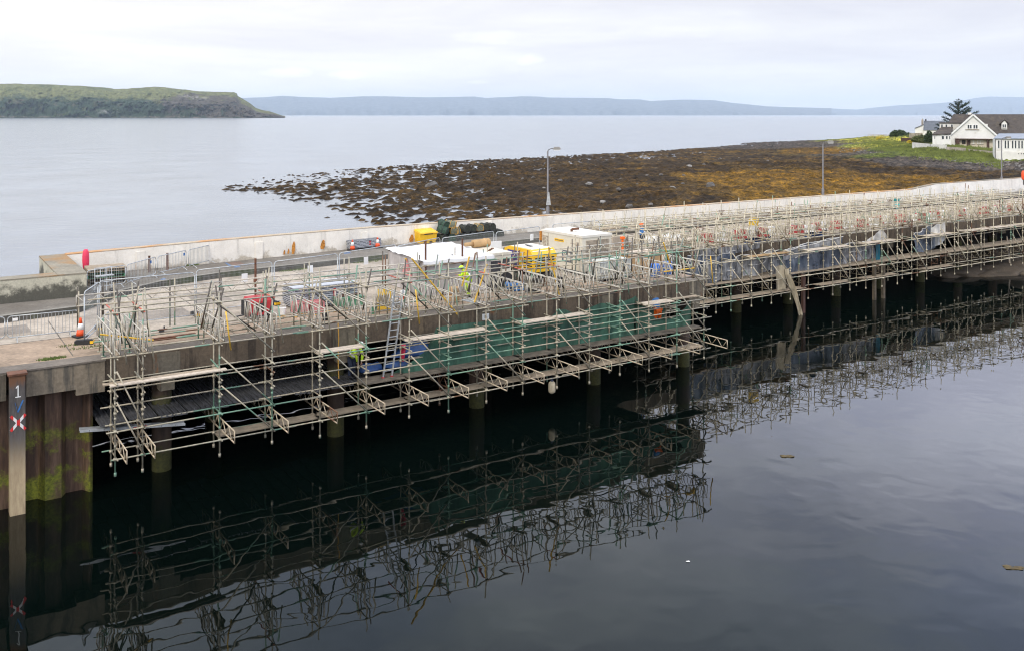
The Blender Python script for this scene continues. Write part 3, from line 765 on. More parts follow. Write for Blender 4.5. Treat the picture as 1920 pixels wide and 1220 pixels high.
# netting and sheets
def sheet(name, mat, label, cat, u0, u1, v, top, bot, wav=.12, nu=34, nv=12, seed=0, group=None):
    def f(s, t):
        zt = np.interp(s, [a for a, b in top], [b for a, b in top]); zb = np.interp(s, [a for a, b in bot], [b for a, b in bot])
        u = u0+(u1-u0)*s; z = zt+(zb-zt)*t
        w = mnoise.noise(Vector((u*.7+seed*9, z*.5, seed)))*wav*1.2 + mnoise.noise(Vector((u*2.6, z*1.1, seed+5)))*wav*.8 + .25*wav*math.sin(u*5+seed)*t
        return (u-u0, w, z-2.0)
    m = MB(); m.grid(f, nu, nv)
    o = m.build(name, mat, None, True, fix=False); o.location = W(u0, v, 2.0); o.rotation_euler = (0, 0, ANG)
    if mat in ('poly', 'polyblue', 'polydark') and v < 41.3:
        for zoff, rr in ((-.02, .035), (-.62, .022)):
            pts = []
            for i in range(nu+1):
                s_ = i/nu; p = f(s_, 0); pts.append((p[0], p[1]-.03, p[2]+zoff+.03*math.sin(s_*17+seed)))
            h = MB(); h.path(pts if zoff > -.1 else pts[nu//5:nu*4//5], rr, 5); h.build('hem', 'polywhite', o, True)
    return tag(o, label, cat, group)
sheet('debris_netting', 'net', 'long green debris netting hung inside the scaffold, its left end swept to the floor', 'netting', 16.4, 28.9, 33.64,
      [(0, 2.6), (.06, 2.9), (.11, 3.3), (.15, 4.15), (.3, 4.12), (.5, 4.02), (.53, 3.92), (.6, 3.85), (.66, 4.2), (.72, 3.85), (.84, 4.2), (.9, 3.95), (1, 4.3)], [(0, 2.5), (1, 2.48)], .1, 60, 12, 1)
sheet('debris_netting', 'net', 'green netting sagging at the right end of the pier head below the orange worker', 'netting', 28.9, 32.45, 33.64,
      [(0, 4.3), (.2, 3.5), (.4, 3.0), (.6, 2.98), (.8, 3.1), (1, 3.75)], [(0, 2.48), (1, 2.48)], .1, 24, 10, 2)
sheet('debris_netting', 'net', 'dark green netting strip behind the board above the orange worker', 'netting', 28.0, 32.2, 35.2,
      [(0, 3.7), (1, 3.7)], [(0, 2.6), (1, 2.6)], .08, 20, 8, 3)
for i, (nm, mt, lb, u0, u1, v, top, bot, wv) in enumerate((
    ('plastic_sheet', 'polyblue', 'grey and blue sheeting bagged out beside the pier head corner', 39.6, 43.7, 41.25, [(0, 4.35), (.5, 4.2), (1, 4.3)], [(0, 2.5), (.3, 2.35), (.7, 2.3), (1, 2.45)], .35),
    ('plastic_sheet', 'polydark', 'dark translucent sheet draped from the rail right of the corner bay', 40.6, 44.0, 41.0, [(0, 3.95), (.3, 3.75), (.7, 3.8), (1, 4.1)], [(0, 2.7), (1, 2.6)], .25),
    ('plastic_sheet', 'poly', 'pale grey polythene panel with white hem behind the orange planks', 43.9, 46.8, 41.0, [(0, 4.05), (.5, 3.95), (1, 4.25)], [(0, 2.75), (.5, 2.65), (1, 2.9)], .2),
    ('plastic_sheet', 'polydark', 'dark sheet hung behind the draped cream cloth', 46.6, 48.5, 41.15, [(0, 4.1), (1, 4.0)], [(0, 2.5), (1, 2.4)], .15),
    ('plastic_sheet', 'polyblue', 'long dark blue sheet with pale top hem in the middle of the farther scaffold', 48.0, 53.6, 41.1, [(0, 4.0), (.3, 4.3), (.6, 4.35), (1, 4.55)], [(0, 2.3), (.5, 2.4), (1, 2.6)], .22),
    ('plastic_sheet', 'poly', 'grey strip of polythene lying over the long blue sheet', 47.6, 53.2, 40.98, [(0, 4.0), (.5, 4.25), (1, 4.5)], [(0, 3.4), (.5, 3.65), (1, 3.95)], .16),
    ('plastic_sheet', 'polydark', 'grey polythene panel right of the long blue sheet', 53.8, 57.4, 41.1, [(0, 4.0), (.5, 3.95), (1, 4.0)], [(0, 2.6), (1, 2.75)], .2),
    ('plastic_sheet', 'polywhite', 'white sheet flung over the rail above the grey polythene panel', 56.3, 58.7, 41.05, [(0, 4.1), (.35, 4.35), (.75, 4.75), (1, 4.1)], [(0, 3.98), (.4, 3.95), (.8, 3.9), (1, 3.7)], .2),
    ('plastic_sheet', 'polyteal', 'narrow teal strip hanging at the end of the grey polythene', 57.2, 57.7, 40.95, [(0, 3.95), (1, 3.95)], [(0, 2.6), (1, 2.6)], .08),
    ('plastic_sheet', 'polyblue', 'blue and white sheet hung beyond the dark gap in the farther scaffold', 61.7, 64.2, 41.0, [(0, 4.1), (.5, 4.4), (1, 4.6)], [(0, 2.85), (.5, 2.7), (1, 2.95)], .25),
    ('plastic_sheet', 'polywhite', 'pale sheet slanting from the deck beside the blue hanging sheet', 63.6, 65.4, 40.9, [(0, 4.4), (.5, 4.8), (1, 4.8)], [(0, 2.9), (.6, 3.1), (1, 3.4)], .15),
    ('plastic_sheet', 'polydark', 'sheet covering the deck edge near the pier head corner', 40.0, 46.2, 41.5, [(0, 4.6), (1, 4.62)], [(0, 4.0), (.3, 3.85), (.6, 4.1), (1, 4.25)], .16))):
    sheet(nm, mt, lb, 'sheet', u0, u1, v, top, bot, wv, 30, 10, i+10)
# cream cloth hanging down into the water
m = MB()
def cl(s, t):
    z = 3.05-3.1*t; c = .1+1.35*max(0, (t-.1))**.9; w = .16+.28*abs(t-.62)+(.25*max(0, t-.75))
    u = c+(s-.5)*w*1.3; return (u, -.12+.14*math.sin(s*9+t*4)-.25*t*(1-t), z-2.0)
m.grid(cl, 8, 22)
o = m.build('hanging_cloth', 'polycream', None, True, fix=False); o.location = W(46.9, 40.2, 2.0); o.rotation_euler = (0, 0, ANG); tag(o, 'twisted cream cloth hanging from the farther scaffold down into the water', 'cloth')
m = MB(); m.grid(lambda s, t: (s*.95+.1*t, .15*math.sin(s*7), 1.05-1.55*t+.2*math.sin(s*3)), 8, 10)
o = m.build('hanging_cloth', 'polycream', None, True, fix=False); o.location = W(46.3, 40.4, 2.0); o.rotation_euler = (0, 0, ANG); tag(o, 'broad cream net bundle beside the twisted hanging cloth', 'cloth')
# ================================================================ SITE OBJECTS ON THE DECK
def rounded(L, h, rc, z0=0.0, n=5):
    p = [(0, 0, z0)]
    for i in range(n+1):
        a = math.pi - i*math.pi/2/n; p.append((rc+rc*math.cos(a), 0, h-rc+rc*math.sin(a)))
    for i in range(n+1):
        a = math.pi/2 - i*math.pi/2/n; p.append((L-rc+rc*math.cos(a), 0, h-rc+rc*math.sin(a)))
    p.append((L, 0, z0)); return p
def heras(a, b, label, notice=None, h=1.87, feet=True, dark=False, group='mesh fence panels along the deck'):
    (u0, v0), (u1, v1) = a, b; L = math.hypot(u1-u0, v1-v0); rot = math.atan2(v1-v0, u1-u0)
    t = thing('mesh_fence_panel', label, 'fence panel', u0, v0, 4.5, rot, group)
    m = MB(); m.path(rounded(L, h, .16, .04), .024); m.tube((0, 0, .14), (L, 0, .14), .02); m.build('frame', 'galv', t, True)
    m = MB(); x = .08
    while x < L-.04: m.tube((x, 0, .14), (x, 0, h-.05), .0028, 3); x += .055
    z = .3
    while z < h-.1: m.tube((.02, .003, z), (L-.02, .003, z), .0028, 3); z += .21
    m.build('wire_infill', 'galv', t)
    if feet:
        m = MB(); m.box((.0, 0, .07), (.24, .62, .14)); m.box((.0, 0, .15), (.20, .5, .03)); m.build('foot_block', 'black', t)
        m = MB(); m.box((.0, -.27, .085), (.25, .10, .10)); m.build('foot_marker', 'yellow', t)
    if notice:
        m = MB(); m.box((L*notice, -.035, h-.55), (.27, .012, .36)); m.build('notice', 'white', t)
    return t
hp = [(158, 548), (183, 531), (186, 527), (365, 511), (368, 507), (510, 491), (514, 491), (633, 476), (636, 475), (742, 459), (745, 462), (825, 446), (829, 447), (926, 434), (930, 436), (1012, 425), (1036, 421), (1124, 414)]
H = [GUV(x, y, 6.37) for x, y in hp]
hl = [('tall mesh fence panel turned end on beside the orange cone', None), ('first long mesh fence panel along the deck, next to the turned panel', None), ('mesh fence panel with a notice in front of the red machine', .62),
      ('mesh fence panel with a notice, running behind the large panel stack', .55), ('mesh fence panel in front of the two wall cones, with a white notice', .45), ('mesh fence panel behind the white roofed shelter, below the yellow grit bin', .3),
      ('mesh fence panel in front of the fish traps, behind the shelter', None), ('mesh fence panel behind the yellow compressor', .8), ('mesh fence panel behind the cream generator', .55)]
for i in range(9):
    heras(H[2*i], H[2*i+1], hl[i][0], hl[i][1], feet=i not in (5, 6))
t = thing('fence_stay', 'slanting steel stay propping the turned mesh panel', 'fence stay', *H[0], 4.5, 0)
m = MB(); d = Vector(H[1])-Vector(H[0]); m.tube((0.02, 0, .28), (d.x*.9+.3, d.y*.5, .9), .022); m.tube((d.x*.9+.3, d.y*.5, .9), (d.x*.9+.3, d.y*.5, .02), .02); m.build('stay_tube', 'galv', t)

def crowd(a, b, z, label, h=.92, group='crowd barriers'):
    (u0, v0), (u1, v1) = a, b; L = math.hypot(u1-u0, v1-v0); rot = math.atan2(v1-v0, u1-u0)
    t = thing('crowd_barrier', label, 'barrier', u0, v0, z, rot, group)
    rc = .13; n = 5; pts = []
    for cx, cz, a0 in ((rc, h-rc, 180), (L-rc, h-rc, 90), (L-rc, .16+rc, 0), (rc, .16+rc, -90)):
        for i in range(n+1): an = R(a0-90*i/n); pts.append((cx+rc*math.cos(an), 0, cz+rc*math.sin(an)))
    m = MB(); m.path(pts, .021, 6, True); m.build('frame', 'galv', t, True)
    m = MB(); x = .16
    while x < L-.1: m.tube((x, 0, .17), (x, 0, h-.01), .009, 4); x += .118
    m.build('bars', 'galv', t)
    for x in (L*.13, L*.87):
        m = MB(); m.path([(x, -.28, 0), (x, -.22, .05), (x, 0, .17), (x, .22, .05), (x, .28, 0)], .018); m.build('foot', 'galv', t)
    return t
z = 4.775
bl = [(163, 546), (235, 534), (238, 533), (292, 516), (296, 515), (349, 502), (354, 501), (400, 489)]
B = [GUV(x, y+3, z) for x, y in bl]
for i, l in enumerate(('crowd barrier beside the pallet stack at the left wall corner', 'second crowd barrier from the pallet stack, on the pavement', 'third crowd barrier from the pallets, rusty posts behind it', 'crowd barrier farthest along the parapet from the pallet stack')):
    t = crowd(B[2*i], B[2*i+1], z, l, .98)
    if i: m = MB(); m.box((2.0, -.03, .80), (.12, .01, .14)); m.build('tag_plate', 'bluecloth', t)
B = [GUV(x, y, 4.5) for x, y in [(-118, 654), (9, 641), (14, 641), (148, 627)]]
crowd(B[0], B[1], 4.5, 'crowd barrier cut by the left frame edge on the quay')
t = crowd(B[2], B[3], 4.5, 'crowd barrier on the left quay next to the orange cone')
m = MB(); m.box((.25, -.03, .80), (.17, .012, .10)); m.build('tag_plate', 'white', t)

def cone(px, py, z, label, h=.70):
    u, v = GUV(px, py, z)
    t = thing('traffic_cone', label, 'cone', u, v, z, .3, 'traffic cones')
    m = MB(); m.box((0, 0, .03), (.46, .46, .06)); m.build('base', 'black', t)
    f = lambda zz: .17-(zz/h)*.135
    m = MB(); m.lathe([(f(.05), .06), (f(.28), .28)], 14); m.lathe([(f(.5), .50), (f(h), h), (.02, h+.01)], 14); m.build('body', 'orange', t, True)
    m = MB(); m.lathe([(f(.28)+.004, .28), (f(.5)+.004, .50)], 14); m.build('band', 'white', t, True)
cone(151, 631, 4.5, 'orange and white cone on the left quay beside the crowd barrier')
cone(661, 470, 4.775, 'orange cone at the near corner of the steel panels by the parapet', .62)
cone(708, 465, 4.775, 'orange cone at the right end of the steel panels by the parapet', .62)

def panelstack(u, v, z, L, D, Hh, rot, label, n):
    t = thing('panel_stack', label, 'panel stack', u, v, z, rot)
    m = MB()
    for i in range(n):
        zz = .08+i*(Hh-.08)/n; d = random.uniform(-.03, .03)
        m.box((L/2+d, D/2+random.uniform(-.03, .03), zz+(Hh-.08)/n*.45), (L, D, (Hh-.08)/n*.86))
    m.build('panels', 'perf', t)
    m = MB(); m.bx(.2, .32, .02, D-.02, 0, .08); m.bx(L-.4, L-.28, .02, D-.02, 0, .08); m.build('bearers', 'plankdark', t)
    m = MB(); m.box((L*.62, -.012, Hh*.55), (.12, .02, Hh*.5)); m.build('red_strap', 'red', t)
    return t
panelstack(*GUV(552, 583, 4.5), 4.5, 2.95, 1.35, .95, 0.02, 'large stack of grey perforated steel panels on the open deck', 11)
u, v = GUV(658, 470, 4.775); panelstack(u, v, 4.775, 2.1, .5, .56, .12, 'low stack of grey perforated steel panels against the parapet between cones', 7)

# yellow grit bin
u, v = GUV(781, 456, 4.775)
t = thing('grit_bin', 'yellow plastic grit bin with sloping lid against the parapet', 'grit bin', u, min(v, 51.75), 4.775, 0.06)
m = MB(); m.add([(.04,.04,.12),(1.18,.04,.12),(1.18,.78,.12),(.04,.78,.12),(0,0,.62),(1.22,0,.62),(1.22,.82,.74),(0,.82,.74)], [(0,3,2,1),(4,5,6,7),(0,1,5,4),(1,2,6,5),(2,3,7,6),(3,0,4,7)])
for x in (.06, .48, .92): m.bx(x, x+.22, .06, .76, 0, .121)
m.build('tub', 'yellow', t)
m = MB(); m.add([(-.03,-.06,.61),(1.25,-.06,.61),(1.25,.85,.75),(-.03,.85,.75),(-.01,-.03,.68),(1.23,-.03,.68),(1.21,.82,.87),(.01,.82,.87)], [(0,3,2,1),(4,5,6,7),(0,1,5,4),(1,2,6,5),(2,3,7,6),(3,0,4,7)]); m.build('lid', 'yellow', t)
m = MB(); m.bar((.3, -.005, .56), (.92, -.005, .56), .02, .05); m.build('handle_slot', 'dark', t)
m = MB(); m.box((0, 0, .17), (.16, .10, .34)); m.box((.22, .02, .15), (.12, .1, .3)); one('timber_offcut', m, 'rustor', 'rust brown timber offcuts standing left of the yellow grit bin', 'offcut', u-.32, v+.35, 4.775)

# fish traps: hooped creels stacked against the parapet
M['creelnet'] = simple('creel_net', (.030, .035, .026, 1), .85, 0, .6, 12, .6)
M['creelgreen'] = simple('creel_net_green', (.028, .062, .042, 1), .85, 0, .5, 12, .6)
M['creelpale'] = simple('creel_net_pale', (.13, .14, .10, 1), .85, 0, .5, 12, .6)
def creel(mat):
    t = thing('fish_trap', '', 'fish trap', 0, 0, 0)
    m = MB(); L, w, h = .62, .48, .42
    arc = [(-w/2, 0)] + [(-w/2*math.cos(R(a)), .16+(h-.16)*math.sin(R(a))) for a in range(0, 181, 20)] + [(w/2, 0)]
    m.prismy([(x, zz) for x, zz in arc], -.012, 0)
    k = len(arc); vs = [(x, .015, zz) for x, zz in arc] + [(x, L, zz) for x, zz in arc]
    m.add(vs, [(i, i+1, k+i+1, k+i) for i in range(k-1)]); m.prismy(arc, L, L+.012)
    m.build('netting', mat, t)
    m = MB()
    for y in (-.02, L*.5, L+.02): m.path([(x*1.04, y, zz*1.03) for x, zz in arc], .014, 5)
    m.bx(-w/2, w/2, 0, L, -.02, .02); m.build('hoops', 'dark' if mat != 'creelpale' else 'rope', t)
    return t
cr = {k: creel(k) for k in ('creelnet', 'creelgreen', 'creelpale')}
used = set()
def put_creel(kind, u, v, z, rot, label, tilt=0):
    t = cr[kind] if kind not in used else copy_tree(cr[kind]); used.add(kind)
    t.location = W(u, v, z); t.rotation_euler = (tilt, 0, ANG+rot); tag(t, label, 'fish trap', 'fish traps stacked against the parapet')
u0, v0 = GUV(866, 447, 4.775); v0 = 52.02
for i in range(5):
    put_creel('creelnet', u0+i*.50, v0-.05+.02*i, 4.79, random.uniform(-.08, .08), f'dark fish trap on the bottom of the right hand row, {ORD[i]} from left')
for i in range(5):
    put_creel('creelnet' if i != 2 else 'creelpale', u0+.06+i*.48, v0+.05, 5.25, random.uniform(-.12, .12), f'round topped fish trap on top of the right hand row, {ORD[i]} from left')
put_creel('creelnet', u0-.42, v0-.1, 4.79, .3, 'dark fish trap at the left foot of the right hand row')
put_creel('creelnet', u0+2.55, v0+.02, 4.79, -.2, 'dark fish trap at the right foot of the right hand row')
u0, v0 = GUV(818, 450, 4.775); v0 = 51.85
for kind, du, dv, dz, rt, tl, lb in (('creelnet', .05, 0, 0, .2, 0, 'dark fish trap next to the yellow grit bin, at the heap foot'), ('creelgreen', .55, -.05, 0, -.2, 0, 'green fish trap low in the middle of the heap'), ('creelnet', 1.05, -.1, 0, .5, 0, 'dark fish trap at the right foot of the left heap'),
    ('creelgreen', .2, .05, .44, .7, .3, 'green fish trap tipped on top beside the grit bin'), ('creelpale', .75, .02, .44, -.3, .1, 'pale netted fish trap on the second layer of the heap'), ('creelpale', 1.1, .05, .42, .6, -.2, 'pale fish trap leaning at the right of the heap top'), ('creelgreen', .25, .2, .80, .1, .2, 'topmost green fish trap of the left heap'), ('creelpale', .85, .15, .78, .9, .2, 'topmost pale fish trap of the left heap')):
    put_creel(kind, u0+du, v0+dv, 4.79+dz, rt, lb, tl)

# lamp posts
def lamp(px, head, label):
    u, _, Y = 0, 0, 0
    k = (px-PX0)/F; Y = 53.75/(-k*C_+S_); X = k*Y; u = X*S_+Y*C_
    t = thing('street_lamp', label, 'street lamp', u, 53.75, 4.4, 0, 'lamp posts behind the parapet')
    t.rotation_euler = (0, 0, 0)
    m = MB(); m.lathe([(.115, 0), (.115, 1.9), (.065, 1.95), (.05, 5.85)], 12); m.path([(0, 0, 5.8), (.05, -.02, 5.93), (.25, -.05, 6.02), (.42, -.08, 6.02)], .032); m.build('post', 'lamppost', t, True)
    m = MB(); m.box((.63, -.12, 6.01), (.52, .24, .13)); m.box((.63, -.12, 6.10), (.40, .18, .07)); m.build('lamp_head', 'lamphead', t)
    m = MB(); m.box((.63, -.12, 5.92), (.40, .2, .06)); m.build('diffuser', 'white', t)
    return t, u
M['lamppost'] = simple('lamp_post_steel', (.17, .165, .17, 1), .6, .2, .2, 3)
M['lamphead'] = simple('lamp_head', (.30, .29, .27, 1), .5, .1, .2, 3)
t, u = lamp(1027, 1, 'lamp post rising behind the parapet next to the cream generator')
m = MB(); m.prismy([(-.12, 2.05), (.22, 2.05), (.10, 2.95), (.0, 2.95)], -.16, -.13); m.build('triangular_plate', 'galv', t)
lamp(1543, 1, 'lamp post behind the parapet in the middle of the far pier run'); lamp(1878, 1, 'lamp post farthest along the pier near the white sunroom')

# lifebuoy housing, pallets, posts at the left corner
u, v = GUV(153, 514, 4.8)
t = thing('lifebuoy', 'red lifebuoy holder on a short post at the left wall corner', 'lifebuoy', 7.55, 49.6, 4.6)
t.rotation_euler = (0, 0, 0)
m = MB(); m.tube((0, 0, 0), (0, 0, 1.0), .04); m.build('post', 'dark', t)
pr = [(0.02, 0)] + [(.16*math.sin(R(a))**.5, .5-.5*math.cos(R(a))) for a in range(12, 170, 12)] + [(.02, 1.0)]
m = MB()
m.lathe([(r*1.0, h*1.02+.62) for r, h in pr], 16); m.build('housing', 'pinkred', t, True)
u2, v2 = 99.5, 52.6
t = thing('lifebuoy', 'orange red lifebuoy holder at the far right end of the parapet', 'lifebuoy', *UV(*AT(1919, 340, 96).xy), 5.6); t.rotation_euler = (0, 0, 0)
m = MB(); m.tube((0, 0, 0), (0, 0, .6), .05); m.build('post', 'dark', t); m = MB(); m.lathe([(r*1.3, h*.95+.5) for r, h in pr], 14); m.build('housing', 'orange', t, True)

def pallet(t, z, mat, L=1.25, D=1.0):
    m = MB()
    for i in range(6): m.box((L/2, (i+.5)*D/6, z+.125), (L, D/6*.62, .022))
    for x in (.05, L/2, L-.05):
        m.box((x, D/2, z+.055), (.09, D, .09))
    for y in (.06, D/2, D-.06): m.box((L/2, y, z+.005), (L, .09, .018))
    return m
u, v = GUV(150, 528, 4.78)
for i, (mt, lb) in enumerate((('plankdark', 'lowest dark pallet of the stack at the left wall corner'), ('plankdark', 'second pallet up in the stack at the left wall corner'), ('greenp', 'green edged pallet in the stack below the top ones'), ('plankdark', 'dark timber pallet second from the top at the wall corner'), ('plank', 'top pallet with pale slats behind the red lifebuoy'))):
    t = thing('pallet', lb, 'pallet', 7.3+random.uniform(-.05, .05), 47.7+random.uniform(-.05, .05), 4.78+i*.145, random.uniform(-.06, .06), 'pallets at the wall corner')
    pallet(t, 0, mt, 1.75, 1.5).build('slats', mt, t)
for px, py, hgt, w, mt, lb in ((270, 500, .55, .07, 'rust', 'short rusty steel post by the parapet, leftmost of the four'), (280, 511, .55, .09, 'rust', 'stout rusty post behind the second barrier with orange tip'), (305, 498, .50, .08, 'rust', 'rusty post close to the parapet behind the third barrier'), (314, 508, .6, .09, 'rust', 'rusty post standing between the third barrier and kerb')):
    m = MB(); m.box((0, 0, hgt*.75), (w, w, hgt*1.5)); m.box((0, 0, hgt*1.5), (w*1.15, w*1.15, .03)); one('steel_post', m, mt, lb, 'post', *GUV(px, py, 4.775), 4.775)
# trestle by the barriers
t = thing('metal_trolley', 'grey metal site trolley folded behind the turned mesh panel', 'trolley', *GUV(178, 552, 4.775), 4.775, .2)
m = MB()
for x in (0, .25, .5, .75): m.tube((x, 0, .1), (x+.1, .3, 1.1), .02)
m.tube((0, 0, .5), (.8, 0, .5), .02); m.tube((.1, .3, 1.1), (.9, .3, 1.1), .02); m.bx(.1, .9, .1, .4, .72, .76); m.build('rack', 'galv', t)
for x in (.05, .75): m = MB(); m.lathe([(.1, 0), (.1, .05)], 12, (x, 0, .1), 'y'); m.build('wheel', 'black', t)

# red towed machine
u, v = GUV(467, 600, 4.5)
t = thing('red_generator', 'small red generator with dark end near the panel stack', 'generator', u, v, 4.5, .05)
m = MB(); m.add([(0,0,.14),(.95,0,.14),(.95,.75,.14),(0,.75,.14),(0,0,.70),(.95,0,.70),(.95,.75,.70),(0,.75,.70),(.06,.06,.84),(.89,.06,.84),(.89,.69,.84),(.06,.69,.84)], [(0,3,2,1),(0,1,5,4),(1,2,6,5),(2,3,7,6),(3,0,4,7),(4,5,9,8),(5,6,10,9),(6,7,11,10),(7,4,8,11),(8,9,10,11)]); m.build('body', 'red', t)
m = MB(); m.bx(-.07, .004, .04, .71, .12, .72); m.bx(-.075, -.069, .1, .65, .2, .62); m.build('end_grille', 'black', t)
m = MB(); m.bx(.3, .62, -.012, .01, .3, .62); m.build('control_panel', 'dark', t)
for x in (.15, .8): m = MB(); m.lathe([(.13, 0), (.13, .08)], 14, (x, -.09, .13), 'y'); m.build('wheel', 'black', t)
m = MB(); m.path([(.0, .35, .16), (-.5, .35, .12)], .03); m.build('drawbar', 'dark', t)
# pink crates
for i, (px, py, l, lb) in enumerate(((553, 590, .62, 'pink plastic crate at the left before the large panel stack'), (588, 588, .5, 'pink plastic crate right of its twin before the large panel stack'))):
    u, v = GUV(px, py, 4.5); m = MB(); w = .45; h = .48
    m.bx(0, l, 0, w, 0, .05); m.bx(0, l, 0, .03, .05, h); m.bx(0, l, w-.03, w, .05, h); m.bx(0, .03, .03, w-.03, .05, h); m.bx(l-.03, l, .03, w-.03, .05, h); m.bx(-.02, l+.02, -.02, .0, h-.06, h)
    one('plastic_crate', m, 'pink', lb, 'crate', u, v, 4.5, .04)
u, v = GUV(636, 579, 4.5)
t = thing('tool_chest', 'green tool chest with timber offcuts on its lid', 'tool chest', u, v, 4.5, .02)
m = MB(); m.bx(0, 1.15, 0, .6, .04, .36); m.bx(.05, .15, .05, .55, 0, .041); m.bx(1, 1.1, .05, .55, 0, .041); m.build('body', 'greenp', t); m = MB(); m.bx(-.02, 1.17, -.02, .62, .362, .43); m.build('lid', 'greenp', t)
m = MB(); m.box((.5, .3, .03), (1.1, .12, .05), Matrix.Rotation(.2, 3, 'Z')); m.box((.6, .25, .075), (.9, .1, .04), Matrix.Rotation(-.25, 3, 'Z')); one('timber_offcut', m, 'brownwood', 'dark timber offcuts lying on the green tool chest', 'offcut', u, v, 4.93)
# yellow fold-out frame sign
u, v = GUV(709, 585, 4.5)
t = thing('trestle_sign', 'yellow plastic fold out trestle with open white middle', 'trestle', u, v, 4.5, -.05)
m = MB(); w, h = .58, .95
m.bx(0, w, 0, .05, h-.26, h); m.bx(0, w, 0, .05, .08, .28); m.bx(0, .05, 0, .05, .28, h-.26); m.bx(w-.05, w, 0, .05, .28, h-.26); m.bx(.02, .12, 0, .05, 0, .08); m.bx(w-.12, w-.02, 0, .05, 0, .08); m.build('front_frame', 'yellowp', t)
m = MB(); m.add([(0,.0,h),(w,.0,h),(w,.42,.02),(0,.42,.02),(0,.05,h),(w,.05,h),(w,.46,.02),(0,.46,.02)], [(0,3,2,1),(4,5,6,7),(0,1,5,4),(1,2,6,5),(2,3,7,6),(3,0,4,7)]); m.build('rear_leaf', 'cream', t)
# silver fittings heap behind
M['chrome'] = simple('bright_fittings', (.55, .56, .57, 1), .3, .6, .3, 10)
t = thing('fittings_heap', 'heap of bright scaffold fittings right of the yellow trestle', 'fittings', *GUV(738, 584, 4.5), 4.5)
m = MB()
for k in range(70):
    x, y = random.uniform(0, .7), random.uniform(0, .8); z = random.uniform(.03, .5)*(1-abs(x-.35)); a = Vector((x, y, z)); m.tube(a, a+Vector((random.uniform(-.2, .2), random.uniform(-.2, .2), random.uniform(-.12, .12))), .03, 5)
m.build('fittings', 'chrome', t)
u, v = GUV(757, 575, 4.5)
m = MB(); m.bx(0, .22, 0, .2, 0, .5); m.bx(.02, .2, .02, .18, .5, .62); o = one('spill_kit', m, 'white', 'small red and white drum standing beside the shelter end', 'drum', u, v+.2, 4.5)
m = MB(); m.bx(-.006, .226, -.006, .206, .25, .42); m.build('red_band', 'orange', o)
# orange extension cable on the deck
m = MB(); pts = []
x, y = 0, 0
for i in range(46): pts.append((x, y, .015)); x += .075; y = .18*math.sin(i*.5)+.12*math.sin(i*1.7)
m.path(pts, .014, 5); one('cable', m, 'rope', 'loose yellow cable snaking over the deck before the pink crates', 'cable', *GUV(515, 598, 4.5), 4.505)
m = MB(); m.path([(0, 0, 4.7), (.02, -.02, 4.1), (.0, 0, 3.4), (.03, .0, 2.55)], .022, 5); o = one('rope', m, 'rope', 'orange rope hanging down the deck face beside the second pile cap', 'rope', 14.25, 34.2, 0)
m = MB(); m.box((0, 0, 0), (.18, .12, .12)); m.box((.1, .02, .1), (.05, .05, .1)); one('stone_lump', m, 'dark', 'dark lump lying on the deck left of the red generator', 'lump', *GUV(303, 622, 4.5), 4.56)
m = MB(); m.bx(0, 1.6, 0, .14, 0, .05); one('plank_offcut', m, 'rust', 'dark plank lying on the deck edge at the left scaffold bay', 'plank', *GUV(285, 638, 4.5), 4.51, .05)
m = MB(); m.bx(0, .45, 0, 1.0, 0, .035); m.bx(.05, .1, .02, .98, .035, .05); m.bx(.35, .4, .02, .98, .035, .05); one('deck_plate', m, 'galv', 'grey steel plate lying on the rails in front of the hi-vis worker', 'plate', *GUV(893, 572, 4.9), 4.94, .15)

# white roofed shelter
u0, v0 = GUV(797, 557, 4.5); L, D, Hs = 3.5, 3.9, 1.66
t = thing('work_shelter', 'low work shelter with bright white sheeted roof and polythene sides', 'shelter', u0, v0, 4.5, .0)
M_roof = MB()
def rf(s, q):
    x = -.15+(L+.3)*s; y = -.12+(D+.2)*q
    z = Hs+.02+.06*mnoise.noise(Vector((x*.8, y*.8, 2)))+.05*mnoise.noise(Vector((x*2.2, y*2.5, 7)))+.12*q
    if s in (0, 1) or q in (0, 1): z -= .06
    return (x, y, z)
M_roof.grid(rf, 40, 36); 
def skirt(s, q):
    x = -.15+(L+.3)*s; z0 = rf(s, 0)[2]; return (x, -.12-.02*q, z0-.14*q-.04*q*mnoise.noise(Vector((x*3, 1, 1))))
M_roof.grid(skirt, 40, 2)
M_roof.build('roof_sheet', 'sheetwhite', t, True, fix=False)
def side(axis, nm):
    m = MB()
    if axis == 'x': m.grid(lambda s, q: (s*L, .02+.05*mnoise.noise(Vector((s*9, q*3, 3))), .02+q*(Hs-.06)), 40, 14)
    else: m.grid(lambda s, q: (-.0+.05*mnoise.noise(Vector((s*9, q*3, 8))), s*D, .02+q*(Hs-.04)), 40, 14)
    m.build(nm, 'shelterside', t, True, fix=False)
side('x', 'front_sheet'); side('y', 'end_sheet')
m = MB(); m.grid(lambda s, q: (L, s*D, .02+q*(Hs-.05)), 20, 8); m.grid(lambda s, q: (s*L, D, .02+q*(Hs+.04)), 20, 8); m.build('back_sheet', 'shelterside', t, True, fix=False)
m = MB()
for x in (0.03, L*.5, L-.03):
    m.tube((x, .04, 0), (x, .04, Hs), .03); m.tube((x, D-.05, 0), (x, D-.05, Hs+.05), .03)
m.build('posts', 'plank', t)
m = MB(); m.add([(-.09, 1.2, .75), (-.09, 2.2, .75), (-.09, 1.7, 1.55), (-.06, 1.2, .75), (-.06, 2.2, .75), (-.06, 1.7, 1.55)], [(0,1,2),(3,5,4),(0,3,4,1),(1,4,5,2),(2,5,3,0)]); m.build('pink_sign', 'pink', t)
m = MB(); m.box((-.10, 1.75, 1.48), (.03, .16, .12)); m.build('yellow_tag', 'yellow', t)
